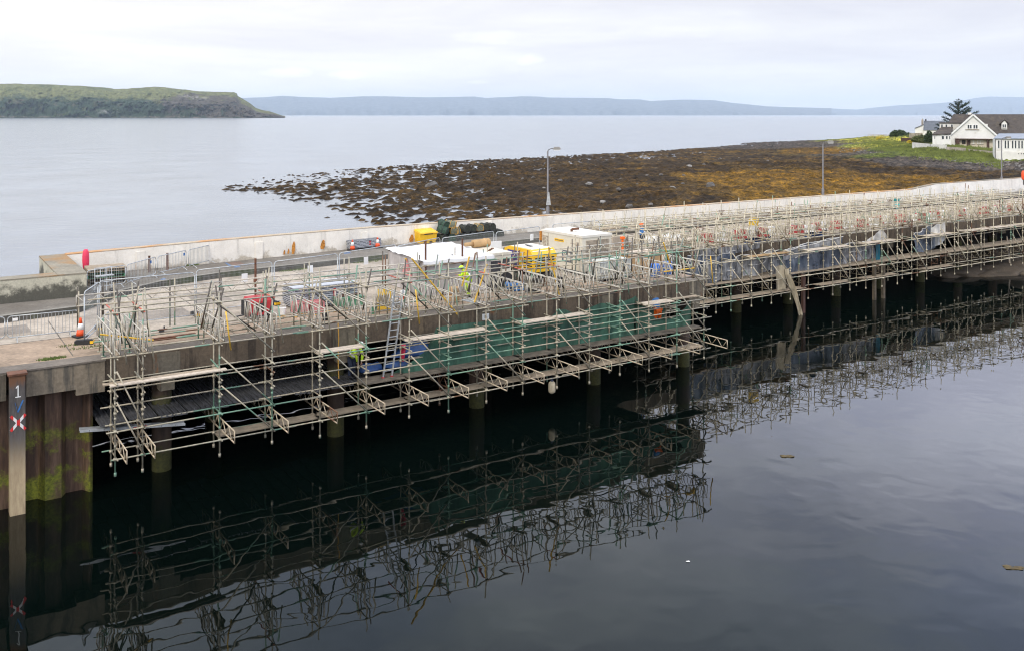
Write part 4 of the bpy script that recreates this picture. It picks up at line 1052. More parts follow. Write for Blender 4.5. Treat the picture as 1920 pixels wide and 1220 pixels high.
# two tall brown poles in front of the shelter and one by the red machine
for px, top, vv, lb in ((798, 452, 37.9, 'tall brown pole in front of the shelter roof, left of its twin'), (867, 448, 37.9, 'tall brown pole in front of the shelter roof, right of its twin'), (479, 485, 38.4, 'tall rusty pole behind the red generator')):
    k = (px-PX0)/F; Y = vv/(-k*C_+S_); X = k*Y; zt = CAMZ-(top-PY0)*Y/F; uu = UV(X, Y)[0]
    m = MB(); m.tube((0, 0, 0), (0, 0, zt-4.5), .045); m.box((0, 0, .02), (.16, .16, .04)); m.box((0, 0, 1.4), (.13, .13, .12)); one('steel_pole', m, 'rust', lb, 'pole', uu, vv, 4.5)

# cream machine with roller behind the shelter
u, v = GUV(930, 520, 4.5)
t = thing('cream_plant_unit', 'cream plant unit behind the shelter with a buff roll lying on top', 'plant unit', 23.85, 37.9, 4.5, 0)
m = MB(); m.bx(-.42, .85, 0, 2.7, .35, 1.56); m.bx(-.46, .89, -.04, 2.74, 1.562, 1.68); m.build('body', 'cream', t)
m = MB(); m.bx(.35, .75, -.02, .02, .9, 1.35); m.bx(-.3, .25, -.02, .02, .8, 1.3); m.build('side_grille', 'dark', t)
for x in (-.05, .55): m = MB(); m.lathe([(.36, 0), (.36, .2)], 18, (x, -.08, .36), 'y'); m.lathe([(.17, 0), (.17, .23)], 12, (x, -.1, .36), 'y'); m.build('wheel', 'black', t)
for x in (.1, .35, .6):
    m = MB(); m.lathe([(.08, 0), (.08, .04)], 10, (x, .7+x, 1.68)); m.build('roof_cap', 'rust', t)
m = MB(); m.lathe([(.2, 0), (.2, .95), (.21, .955), (.21, .98), (.1, 1.0)], 16, (0, 0, .2), 'x'); m.lathe([(.21, .7), (.225, .71), (.225, .75), (.21, .76)], 16, (0, 0, .2), 'x'); m.tube((-.5, 0, .2), (0, 0, .2), .1, 10); one('mat_roll', m, 'tan', 'buff rolled mat lying on top of the cream plant unit', 'roll', 23.75, 39.9, 6.19, .12, smooth=True)
m = MB(); m.box((0, 0, .8), (1.0, .05, .9)); m.box((-.4, .1, .2), (.06, .3, .4)); m.box((.4, .1, .2), (.06, .3, .4)); one('notice_board', m, 'white', 'white board standing behind the rolled mat', 'board', 26.0, 41.6, 4.9, .0)

# yellow towed compressor
u, v = 25.5, 39.9
t = thing('towed_compressor', 'yellow towed compressor with dark graphic panel and louvred end', 'compressor', u, v, 4.5, -R(86))
L, D = 2.45, 1.5
prof = [(0, .62), (0, 1.25), (.12, 1.58), (.5, 1.72), (2.2, 1.70), (L, 1.42), (L, .62)]
m = MB(); m.prismy([(x*1.0, zz) for x, zz in prof], 0, D); m.build('canopy', 'yellow', t)
m = MB(); m.prismy([(.3, 1.60), (.55, 1.742), (2.15, 1.725), (2.3, 1.60)], .12, D-.1); m.build('canopy_top', 'creamtop', t)
m = MB(); m.bx(1.2, 1.5, .6, .75, 1.73, 1.77); m.bx(.9, 1.15, .7, .82, 1.73, 1.77); m.build('top_slots', 'dark', t)
m = MB(); m.prismy([(-.015, 1.0), (-.015, 1.3), (.1, 1.6), (.14, 1.6), (.14, 1.0)], -.02, D+.02); m.build('rear_cap', 'lampgrey', t) if False else m.build('rear_cap', 'slate', t)
m = MB(); m.bx(.42, 1.35, -.014, .01, .82, 1.55); m.build('graphic_panel', 'navyp', t) if 'navyp' in M else None
def graphic():
    mt, nt, b = new_mat('graphic_panel'); p = N(nt, 'ShaderNodeTexCoord').outputs['Object']
    v = N(nt, 'ShaderNodeTexVoronoi'); v.inputs['Scale'].default_value = 5; nt.links.new(p, v.inputs['Vector'])
    nt.links.new(ramp(nt, v.outputs['Distance'], [(.25, (.28, .17, .11)), (.42, (.06, .05, .22))]), b.inputs['Base Color']); return mt
M['graphic'] = graphic()
m = MB(); m.bx(.42, 1.35, -.016, .01, .82, 1.55); o = m.build('graphic_panel', 'graphic', t)
m = MB()
for zz in (.78, .9, 1.02, 1.14, 1.26): m.bx(L-.01, L+.015, .15, D-.15, zz, zz+.06); m.bx(1.75, 2.4, -.015, .01, zz, zz+.05)
m.build('louvres', 'black', t)
m = MB(); m.bx(.1, L-.1, .15, D-.15, .40, .615); m.bx(L-.1, L+1.3, D/2-.06, D/2+.06, .42, .52); m.build('chassis', 'black', t)
for y in (-.09, D-.08):
    m = MB(); m.lathe([(.27, 0), (.31, .03), (.31, .15), (.27, .18)], 20, (1.2, y, .31), 'y'); w = m.build('wheel', 'black', t, True); m = MB(); m.lathe([(.15, -.006), (.15, .186)], 14, (1.2, y, .31), 'y'); m.build('rim', 'galv', w)
m = MB(); m.bx(.85, 1.55, -.12, .0, .63, .68); m.build('mudguard', 'black', t)
m = MB(); m.tube((L+1.2, D/2, .5), (L+1.2, D/2, 0), .035); m.lathe([(.1, 0), (.1, .07)], 12, (L+1.2, D/2-.03, .1), 'y'); m.build('jockey_wheel', 'dark', t)

# cream generator container
u, v = 29.38, 38.35
t = thing('generator_container', 'large cream generator container with louvred end and yellow plate', 'generator', u, v, 4.5, .03)
L, D, h0, h1 = 1.95, 3.5, .2, 2.06
m = MB(); m.bx(0, L, 0, D, h0, h1-.12)
m.build('body', 'cream', t)
m = MB(); m.bx(-.04, L+.04, -.04, D+.04, h1-.118, h1); m.build('roof', 'creamtop', t)
m = MB(); m.bx(.03, L-.03, .02, D-.02, 0, h0); m.build('skid', 'dark', t)
# on the face looking along the pier (-v face is y=0) and on the u=0 face
m = MB()
for i in range(16): m.box((L*.52, -.012, .9+i*.058), (L*.78, .03, .03), Matrix.Rotation(.5, 3, 'X'))
m.build('louvre_bank', 'grille', t)
m = MB(); m.bx(L*.52-.01, L*.52+.01, -.03, 0, .85, 1.83); m.bx(.1, L-.1, -.025, 0, .82, .86); m.build('louvre_frame', 'cream', t)
m = MB()
for i in range(14): m.box((-.012, D-.35, .75+i*.075), (.03, .5, .035), Matrix.Rotation(-.5, 3, 'Y'))
m.build('side_vent', 'grille', t)
m = MB(); m.bx(-.014, .0, 1.55, 2.35, 1.55, 1.70); y = m.build('yellow_plate', 'yellow', t)
m = MB()
for i in range(9): m.bx(-.02, -.013, 1.62+i*.075, 1.665+i*.075, 1.60, 1.65)
m.build('plate_marks', 'dark', y)
m = MB(); m.bx(-.014, 0, .9, 1.7, .55, 1.15); y = m.build('info_panel', 'slate', t)
m = MB(); m.bx(-.02, -.013, 1.35, 1.6, .9, 1.08); m.bx(-.02, -.013, .98, 1.25, .85, 1.05); m.bx(-.02, -.013, 1.0, 1.55, .62, .78); m.build('panel_marks', 'cream', y)
m = MB(); m.lathe([(.14, 0), (.14, .012)], 20, (-.012, .45, 1.55), 'x'); m.build('round_emblem', 'grille', t, True)
m = MB(); m.bx(-.008, 0, .62, 1.0, 1.55, 1.59); m.build('emblem_marks', 'grille', t)
m = MB(); m.bx(-.012, .0, .25, .27, .4, 1.9); m.bx(-.012, 0, 2.9, 2.92, .4, 1.9); m.build('door_joint', 'grille', t)
m = MB(); m.tube((L*.35, D*.5, h1), (L*.35, D*.5, h1+.12), .07, 10); m.tube((L*.35, D*.5, h1+.12), (L*.5, D*.42, h1+.16), .06, 10); m.build('exhaust', 'rust', t)
m = MB(); m.box((-.06, D+.02, 1.7), (.1, .1, .5)); m.build('orange_corner', 'rustor', t)

# white liquid tanks in cages, plywood box, blue drums, panels, boards
def ibc(u, v, label, mat='white'):
    t = thing('caged_tank', label, 'liquid tank', u, v, 4.5, .03, 'caged white tanks')
    m = MB(); m.bx(.03, .97, .03, .97, .14, .98); m.lathe([(.12, .98), (.12, 1.03)], 14, (.5, .5, 0)); m.build('tank', 'tankw', t)
    m = MB()
    for z in (.2, .45, .7, .95): m.path([(0,0,z),(1,0,z),(1,1,z),(0,1,z)], .014, 4, True)
    for i in range(6):
        for x, y in ((i/5, 0), (i/5, 1), (0, i/5), (1, i/5)): m.tube((x, y, .12), (x, y, .98), .013, 4)
    m.build('cage', 'galv', t)
    m = MB(); m.bx(0, 1, 0, 1, .09, .13); m.bx(0, .12, 0, 1, 0, .09); m.bx(.44, .56, 0, 1, 0, .09); m.bx(.88, 1, 0, 1, 0, .09); m.build('pallet_base', 'dark', t)
M['tankw'] = simple('white_tank', (.55, .57, .53, 1), .4, 0, .1, 2)
ibc(29.0, 36.4, 'white caged liquid tank in front of the generator, left of its twin'); ibc(30.15, 36.5, 'white caged liquid tank in front of the generator, right of its twin')
t = thing('plywood_box', 'tan plywood box with boards on its lid, right of the caged tanks', 'box', 31.7, 37.2, 4.5, .02)
m = MB(); m.bx(0, 2.3, 0, 1.3, 0, .95); m.build('box_body', 'tan', t); m = MB(); m.bx(-.04, 2.34, -.04, 1.34, .952, 1.0); m.build('lid', 'plank', t)
m = MB(); m.bx(.1, 1.4, .3, .9, 0, .05); m.box((.9, .6, .075), (1.1, .3, .05), Matrix.Rotation(.2, 3, 'Z')); m.box((1.5, .7, .05), (.5, .4, .1)); one('board_stack', m, 'plankpale', 'loose pale boards lying on the plywood box', 'boards', 31.7, 37.2, 5.51)
for i, (u, v, lb) in enumerate(((32.3, 36.1, 'bright blue drum left of its twin before the plywood box'), (33.4, 36.3, 'bright blue drum right of its twin before the plywood box'))):
    m = MB(); m.lathe([(.27, 0), (.29, .05), (.28, .3), (.30, .33), (.28, .36), (.29, .62), (.26, .66), (.1, .67)], 16); one('drum', m, 'bluebright', lb, 'drum', u, v, 4.5, 0, 'blue drums', True)
m = MB()
for k in range(24): m.blob((random.uniform(0, .8), random.uniform(0, .5), random.uniform(.05, .35)), .12, k, .5, 1)
one('blue_bag_heap', m, 'bluecloth', 'crumpled blue and white bags on the deck in front of the compressor', 'bags', *GUV(960, 548, 4.5), 4.5)
m = MB(); m.bx(0, 1.3, 0, .06, .1, 1.25); m.bx(1.1, 1.9, -.3, -.24, .1, .9); one('sheet_panel', m, 'grille', 'grey brown site panel leaning right of the generator', 'panel', 34.3, 41.9, 4.5, .1)
for i, (u, v, L, z, mt, lb) in enumerate(((35.5, 43.2, 3.4, 4.5, 'plankpale', 'pale board stack on deck just past the pier head corner'), (36.6, 42.4, 3.2, 4.5, 'plankpale', 'second pale board stack past the corner, nearer the deck edge'), (40.4, 43.6, 3.0, 4.5, 'plankpale', 'pale board stack under the deck scaffold beyond the orange helmet worker'))):
    m = MB()
    for k in range(4): m.box((L/2+random.uniform(-.1, .1), .35+random.uniform(-.06, .06), .06+k*.09), (L, .75, .06), Matrix.Rotation(random.uniform(-.03, .03), 3, 'Z'))
    m.box((.4, .35, .015), (.1, .7, .03)); m.box((L-.4, .35, .015), (.1, .7, .03))
    one('board_stack', m, mt, lb, 'boards', u, v, z, random.uniform(-.05, .05))
for i in range(5):
    u = 39.6+i*.62; m = MB(); m.lathe([(.2, 0), (.23, .1), (.24, .42), (.19, .55), (.08, .58)], 12); m.lathe([(.08, .58), (.08, .64)], 10)
    one('white_drum', m, 'white', f'white plastic drum in the row under the deck scaffold, {ORD[i]} from the corner', 'drum', u, 44.9+.12*(i % 2), 4.5, 0, 'row of white drums', True)
# red and white plastic road barriers along the far deck
first = None
for i in range(15):
    u = 43.2+i*2.6+random.uniform(-.75, .75); v = 43.9+random.uniform(-.25, .3)
    red = True
    if first is None:
        t = first = thing('plastic_barrier', '', 'barrier', u, v, 4.5)
        m = MB(); m.prismy([(0, 0), (0, .18), (.03, .62), (.97, .62), (1.0, .18), (1.0, 0), (.8, 0), (.8, .08), (.2, .08), (.2, 0)], -.12, .12); m.bx(-.01, 1.01, -.2, .2, .03, .16); m.build('barrier_body', 'barrierred', t)
        m = MB(); m.bx(1.06, 1.95, -.13, .13, .0, .60); m.bx(1.04, 1.97, -.2, .2, .02, .14); m.build('white_unit', 'white', t)
    else: t = copy_tree(first); t.location = W(u, v, 4.5)
    t.rotation_euler = (0, 0, ANG+random.uniform(-.3, .3))
    tag(t, f'red and white plastic barrier on the far deck behind the scaffold, {ORD[i]} from the corner', group='plastic barriers along the far deck')
t = thing('yellow_sign_board', 'yellow square sign above the far deck barriers', 'sign', *GUV(1405, 452, 4.5), 4.5)
m = MB(); m.bx(0, .06, 0, .06, 0, 1.5); m.bx(.7, .76, 0, .06, 0, 1.5); m.build('legs', 'galv', t); m = MB(); m.bx(-.05, .85, -.04, 0, .95, 1.5); m.build('sign_panel', 'yellowp', t); m = MB(); m.bx(.05, .75, -.05, -.041, .62, .92); m.build('white_panel', 'white', t)
def drape(nm, mat, label, u, v, z, w, h, d):
    m = MB(); m.grid(lambda s, q: (w*s, d*math.sin(q*3.1)+.08*mnoise.noise(Vector((s*5, q*4, w))), h*(1-q)+.06*math.sin(s*9)), 14, 10)
    o = m.build(nm, mat, None, True, fix=False); o.location = W(u, v, z); o.rotation_euler = (0, 0, ANG); tag(o, label, 'cloth')
drape('turquoise_cloth', 'turq', 'turquoise cloth thrown over the deck scaffold rail near the parapet', 66.3, 45.85, 5.3, 1.0, .75, .15)
drape('blue_tarpaulin', 'blue', 'blue tarpaulin bunched on the far deck edge, middle of the run', 51.2, 42.0, 4.5, 2.2, .3, .3)
drape('blue_tarpaulin', 'blue', 'blue tarpaulin edge lying by the corner of the far deck', 45.5, 42.1, 4.5, 2.6, .3, .3)
# orange work platform post etc.
m = MB(); m.tube((0, 0, 0), (0, 0, 1.5), .06); m.box((0, 0, 1.55), (.2, .2, .12)); one('marker_post', m, 'hivisorange', 'orange marker post standing right of the cream generator', 'post', 33.1, 39.6, 4.5)
# yellow tubes lying on the near scaffold
m = MB(); m.tube((0, 0, 0), (1.65, -.25, -.36), .032); one('loose_tube', m, 'tubeyellow', 'yellow tube laid across the left end of the scaffold', 'tube', 5.55, 33.6, 5.5)
m = MB(); m.tube((0, 0, 0), (2.0, 0, 0), .034); one('loose_tube', m, 'tubeyellow', 'level yellow tube at the right corner of the pier head scaffold', 'tube', 30.3, 33.2, 5.35)
for (ua, za), (ub, zb), vv, lb in (((16.84, 7.13), (18.97, 4.68), 33.0, 'long slanting yellow tube rising in front of the shelter'), ((20.0, 6.84), (19.7, 5.6), 33.9, 'short steep yellow tube left of the leaning yellow one by the hi-vis worker'), ((20.5, 6.56), (19.95, 5.0), 33.3, 'leaning yellow tube just right of the hi-vis worker'), ((23.51, 7.05), (24.17, 4.84), 33.1, 'slanting yellow tube in front of the yellow compressor'), ((30.35, 6.72), (30.85, 5.7), 33.3, 'slanting yellow tube near the blue drums')):
    m = MB(); m.tube((0, 0, 0), (ub-ua, .1, zb-za), .034); one('loose_tube', m, 'tubeyellow', lb, 'tube', ua, vv, za)

# small clutter on the working deck
m = MB(); m.lathe([(.22, 0), (.25, .06), (.25, .3), (.23, .34), (.25, .4), (.24, .62), (.2, .66)], 14); one('brown_drum', m, 'tan', 'brown drum with lashed rim standing left of the bending hi-vis worker', 'drum', *GUV(851, 566, 4.5), 4.5, 0, None, True)
t = thing('pump_engine', 'black pump engine on a small frame right of the bending hi-vis worker', 'pump', *GUV(934, 541, 4.5), 4.5, .2)
m = MB(); m.bx(0, .7, 0, .45, .12, .16); m.bx(.05, .35, .05, .4, .16, .5); m.lathe([(.14, 0), (.16, .05), (.16, .25), (.1, .3)], 14, (.4, .22, .34), 'x'); m.build('engine', 'black', t)
m = MB(); m.path([(0, 0, 0), (0, 0, .55), (.7, 0, .55), (.7, 0, 0)], .02); m.path([(0, .45, 0), (0, .45, .55), (.7, .45, .55), (.7, .45, 0)], .02); m.build('frame', 'galv', t)
m = MB()
for k in range(3): m.path([(.35*(1-.08*k)*math.cos(R(a)), .35*(1-.08*k)*math.sin(R(a)), .03+.05*k) for a in range(0, 360, 24)], .03, 6, True)
one('hose_coil', m, 'black', 'coiled black hose on the deck between the pump and the compressor', 'hose', *GUV(1000, 548, 4.5), 4.5)
for px, py, mt, lb in ((610, 600, 'black', 'black bucket on the deck edge right of the pink crates'), (700, 588, 'greenp', 'green bucket left of the yellow trestle'), (1045, 545, 'navy', 'dark blue bucket under the lattice beams before the compressor'), (530, 590, 'white', 'white bucket left of the large panel stack')):
    m = MB(); m.lathe([(.11, 0), (.14, .26), (.15, .27), (.15, .29), (.12, .29), (.1, .04)], 14); m.path([(.145*math.cos(R(a)), 0, .28+.12*math.sin(R(a))) for a in range(0, 181, 30)], .006, 4); one('bucket', m, mt, lb, 'bucket', *GUV(px, py, 4.5), 4.5)
for px, py, L, rr, mt, lb in ((330, 632, 2.2, .1, 'tube', 'loose scaffold tube lying on the deck edge in the second bay'), (590, 610, 1.9, .12, 'tuberust', 'rusty loose tube lying before the pink crates'), (905, 585, 2.4, .05, 'tube', 'loose tube lying at the deck edge below the hi-vis worker'), (1090, 560, 2.6, .08, 'tuberust', 'rusty loose tube on the deck edge before the caged tanks')):
    m = MB(); m.tube((0, 0, 0), (L, 0, 0), .028); one('loose_tube', m, mt, lb, 'tube', *GUV(px, py, 4.53), 4.535, rr)

# ladder
t = thing('ladder', 'long aluminium ladder leaning from the platform up past the deck edge', 'ladder', 15.95, 33.35, 2.54, 0)
m = MB(); top = Vector((.62, .25, 3.3))
for d in (-.19, .19): m.bar((d, 0, 0), (top.x+d, top.y, top.z), .045, .07)
m.build('stiles', 'galv', t)
m = MB()
for k in range(1, 13): p = top*(k/13); m.tube((p.x-.19, p.y, p.z), (p.x+.19, p.y, p.z), .02)
m.build('rungs', 'galv', t)
m = MB(); m.box((-.19, 0, .02), (.09, .1, .05)); m.box((.19, 0, .02), (.09, .1, .05)); m.build('feet', 'red', t)
# bags under deck
def bag(u, v, z, r, sq, mat, label, seed):
    m = MB(); m.blob((0, 0, r*sq[2]*.7), r, seed, .5, 3, sq, 0.0); one('tarpaulin_bundle', m, mat, label, 'tarpaulin', u, v, z, 0, None, True)
bag(15.6, 34.2, 2.5, .40, (1.2, .9, .7), 'blue', 'blue tarpaulin bundle on the platform left of the ladder', 3)
bag(17.7, 34.7, 2.5, .75, (1.1, .8, .75), 'blue', 'large blue tarpaulin heap right of the ladder beside the netting', 6)
bag(16.9, 34.3, 2.5, .42, (1.4, .8, .5), 'blue', 'low blue tarpaulin heap directly behind the ladder', 9)
m = MB(); m.grid(lambda s, q: (.22*s-.11*q*s, .05*math.sin(s*6), .62-.62*q), 6, 8); m.blob((.1, .0, .60), .10, 2, .3, 2)
o = m.build('red_jacket', 'red2', None, True, fix=False) if 'red2' in M else m.build('red_jacket', 'pinkred', None, True, fix=False)
o.location = W(16.75, 33.75, 2.95); o.rotation_euler = (0, 0, ANG); tag(o, 'red jacket hung on the scaffold beside the blue heap', 'jacket')
# fender buoy
t = thing('fender_buoy', 'cream fender buoy hanging low from the nearer scaffold', 'buoy', 23.62, 33.0, .75)
m = MB(); m.lathe([(.06, 0), (.14, .06), (.16, .15), (.16, .38), (.14, .47), (.06, .54)], 16); m.build('buoy_body', 'polycream', t, True); m = MB(); m.lathe([(.07, .53), (.06, .60)], 10); m.tube((0, 0, .6), (0, 0, .85), .015); m.build('rope_eye', 'navy', t)
M['wettimber'] = simple('wet_timber', (.10, .08, .055, 1), .9, 0, .4, 3, .4)
# timber props and fallen pole at the far end
for i, (u, v, a, lb) in enumerate(((48.9, 40.4, .0, 'brown timber fender post in the water below the long blue sheet'), (56.4, 40.5, .0, 'brown timber fender post below the grey polythene panel'), (57.4, 40.5, .05, 'second brown timber post beside the one under grey polythene'))):
    m = MB(); m.box((0, 0, 1.1), (.2, .2, 3.6)); m.box((0, 0, 2.93), (.23, .23, .06)); one('timber_post', m, 'brownwood' if i == 0 else 'wettimber', lb, 'post', u, v, -.5)
m = MB(); m.tube((0, 0, 0), (-.55, 0, 2.9), .06, 8); m.tube((-.55, 0, 2.9), (-.57, 0, 3.0), .045, 8); one('leaning_pole', m, 'plankpale', 'pale pole leaning from the water against the far scaffold', 'pole', *GUV(1895, 509, .0), -.1)

# ================================================================ PEOPLE
def person(name, label, u, v, z, rot, J, jacket, trousers, helmet=None, hood=False, s=.93):
    t = thing(name, label, 'person', u, v, z, rot)
    J = {k: Vector(p)*s for k, p in J.items()}
    def skin(chains, rad, nm, mat, parent):
        vs, es, idx, rr = [], [], {}, []
        def vid(k):
            if k not in idx: idx[k] = len(vs); vs.append(J[k]); rr.append(rad[k]*s)
            return idx[k]
        for c in chains:
            for a, b in zip(c[:-1], c[1:]): es.append((vid(a), vid(b)))
        me = bpy.data.meshes.new(nm); me.from_pydata([tuple(p) for p in vs], es, [])
        o = bpy.data.objects.new(nm, me); COL.objects.link(o)
        md = o.modifiers.new('s', 'SKIN'); sv = me.skin_vertices[0].data
        for i, r in enumerate(rr): sv[i].radius = (r, r); sv[i].use_root = (i == 0)
        o.modifiers.new('d', 'SUBSURF').levels = 2
        o.modifiers['d'].render_levels = 2
        dg = bpy.context.evaluated_depsgraph_get(); m2 = bpy.data.meshes.new_from_object(o.evaluated_get(dg))
        bpy.data.objects.remove(o); m2.materials.clear(); m2.materials.append(M[mat])
        m2.polygons.foreach_set('use_smooth', [True]*len(m2.polygons))
        r = bpy.data.objects.new(nm, m2); COL.objects.link(r); r.parent = parent; return r
    base = {'pelvis': .13, 'chest': .15, 'neck': .055, 'head': .085, 'crown': .07}
    rad = dict(base)
    for sd in 'lr':
        rad.update({f'hip{sd}': .085, f'knee{sd}': .06, f'ank{sd}': .042, f'toe{sd}': .035, f'sho{sd}': .06, f'elb{sd}': .042, f'wri{sd}': .03, f'palm{sd}': .032})
        w = J[f'wri{sd}']; e = J[f'elb{sd}']; d = (w-e).normalized(); side_ = d.cross(Vector((0, 0, 1))); side_ = side_.normalized() if side_.length > .1 else Vector((1, 0, 0)); dn = d.cross(side_)
        J[f'palm{sd}'] = w+d*.06
        for q, (off_, ln) in enumerate(((-.03, .065), (-.01, .08), (.011, .075), (.03, .06))):
            J[f'f{q}a{sd}'] = w+d*.10+side_*off_; J[f'f{q}b{sd}'] = w+d*(.10+ln)+side_*off_*1.1+dn*.02; rad[f'f{q}a{sd}'] = .0095; rad[f'f{q}b{sd}'] = .008
        J[f'tha{sd}'] = w+d*.05+side_*-.045; J[f'thb{sd}'] = w+d*.09+side_*-.06+dn*.02; rad[f'tha{sd}'] = .011; rad[f'thb{sd}'] = .009
    ch = [['pelvis', 'chest', 'neck', 'head', 'crown']]
    for sd in 'lr':
        ch += [['pelvis', f'hip{sd}', f'knee{sd}', f'ank{sd}', f'toe{sd}'], ['chest', f'sho{sd}', f'elb{sd}', f'wri{sd}', f'palm{sd}']]
        for q in range(4): ch.append([f'palm{sd}', f'f{q}a{sd}', f'f{q}b{sd}'])
        ch.append([f'palm{sd}', f'tha{sd}', f'thb{sd}'])
    skin(ch, rad, 'body', 'skin', t)
    big = {k: r*1.36+.014 for k, r in rad.items()}
    jk = [['pelvis', 'chest', 'neck']]; jk2 = [['chest', f'sho{sd}', f'elb{sd}', f'wri{sd}'] for sd in 'lr']
    if hood: jk[0] += ['head']
    big['neck'] = .07; big['pelvis'] = .15
    skin(jk+jk2, big, 'jacket', jacket, t)
    skin([['pelvis', f'hip{sd}', f'knee{sd}', f'ank{sd}'] for sd in 'lr'], big, 'trousers', trousers, t)
    for sd in 'lr':
        m = MB(); a = J[f'ank{sd}']; b_ = J[f'toe{sd}']; d = (b_-a); d.z = 0; d = d.normalized() if d.length > 1e-3 else Vector((1, 0, 0))
        m.blob(tuple(a+d*.07+Vector((0, 0, -.02))), .095, 3, .1, 2, (1.35 if abs(d.x) > .5 else .75, 1.35 if abs(d.y) > .5 else .75, .6)); m.build('boot', 'black', t, True)
    # reflective bands round the torso and legs
    m = MB(); p, c = J['pelvis'], J['chest']; q = p.lerp(c, .55); ax = (c-p).normalized()
    m.tube(q-ax*.025, q+ax*.025, big['chest']*s*1.06, 16); m.build('reflective_band', 'reflect', t, True)
    if helmet:
        h = J['crown']; m = MB(); m.blob(tuple(h+Vector((0, 0, .015))), .115*s, 1, .02, 3, (1.1, 1, .85)); m.lathe([(.15*s, -.01), (.15*s, .005)], 18, tuple(h+Vector((.02, 0, -.02)))); m.build('hard_hat', helmet, t, True)
    hd = J['head']; m = MB()
    f = (J['head']-J['neck']); fw = Vector((1, 0, 0))
    m.blob(tuple(hd+fw*.088*s+Vector((0, 0, -.005))), .017*s, 1, .1, 1); m.build('nose', 'skin', t)
    m = MB()
    for y in (-.033, .033): m.blob(tuple(hd+Vector((.08*s, y*s, .02))), .011*s, 1, 0, 1)
    m.bar(tuple(hd+Vector((.082*s, -.025*s, -.04))), tuple(hd+Vector((.082*s, .025*s, -.04))), .008, .008); m.build('eyes_and_mouth', 'navy', t)
    return t
def pose_bend(lean=.55, arm=(.55, .05, .75)):
    return dict(pelvis=(0, 0, .90), chest=(.32*lean*1.6, 0, 1.27), neck=(.36*lean*1.7, 0, 1.42), head=(.46*lean*1.8, 0, 1.50), crown=(.50*lean*1.8, 0, 1.58),
        hipl=(0, .10, .86), kneel=(.05, .13, .48), ankl=(-.03, .14, .08), toel=(.12, .15, .04), hipr=(0, -.10, .86), kneer=(.12, -.13, .48), ankr=(.02, -.14, .08), toer=(.17, -.15, .04),
        shol=(.30*lean*1.6, .19, 1.32), elbl=(.45*lean*1.6, .24, 1.08), wril=(arm[0], .16, arm[2]), shor=(.30*lean*1.6, -.19, 1.32), elbr=(.50*lean*1.6, -.22, 1.10), wrir=(arm[0]+.05, -.14, arm[2]+.05))
def pose_stand():
    return dict(pelvis=(0, 0, .92), chest=(.02, 0, 1.32), neck=(.02, 0, 1.48), head=(.04, 0, 1.58), crown=(.04, 0, 1.67),
        hipl=(0, .10, .88), kneel=(.02, .11, .48), ankl=(-.02, .12, .08), toel=(.13, .13, .04), hipr=(0, -.10, .88), kneer=(.02, -.11, .48), ankr=(-.02, -.12, .08), toer=(.13, -.13, .04),
        shol=(.02, .19, 1.38), elbl=(.03, .25, 1.10), wril=(.22, .22, .98), shor=(.02, -.19, 1.38), elbr=(.03, -.25, 1.10), wrir=(.22, -.2, .98))
person('person', 'worker in full yellow hi-vis bending over beside the white roofed shelter', *GUV(879, 557, 4.5), 4.5, math.pi-.25, pose_bend(.45, (.50, 0, 1.12)), 'hivis', 'hivis', 'hivis', True, .86)
person('person', 'worker in orange hi-vis trousers leaning under the deck at the netting', 30.62, 33.98, 2.54, 1.25, pose_bend(.95, (.75, 0, 1.25)), 'bluecloth', 'hivisorange', 'white', False, .95)
person('person', 'worker in yellow hi-vis vest under the deck left of the ladder', 14.85, 34.35, 2.47, -1.2, pose_bend(.7, (.5, 0, .75)), 'hivis', 'navy', 'white', False, .88)
person('person', 'worker in blue jacket and orange helmet walking on the far deck', *GUV(1204, 468, 4.5), 4.5, 2.6, pose_stand(), 'bluecloth', 'navy', 'hivisorange', False, .93)
# ================================================================ WATER
def sheet_plane(name, mat, pts):
    m = MB(); m.add([(a, b, 0) for a, b in pts], [(0, 1, 2, 3)]); return struct(name, m, mat, True, fix=False)
sheet_plane('harbour_water', 'harbour', [(-600, -600), (900, -600), (900, 51), (-600, 51)])
sheet_plane('sea', 'sea', [(-32000, 51), (32000, 51), (32000, 36000), (-32000, 36000)])
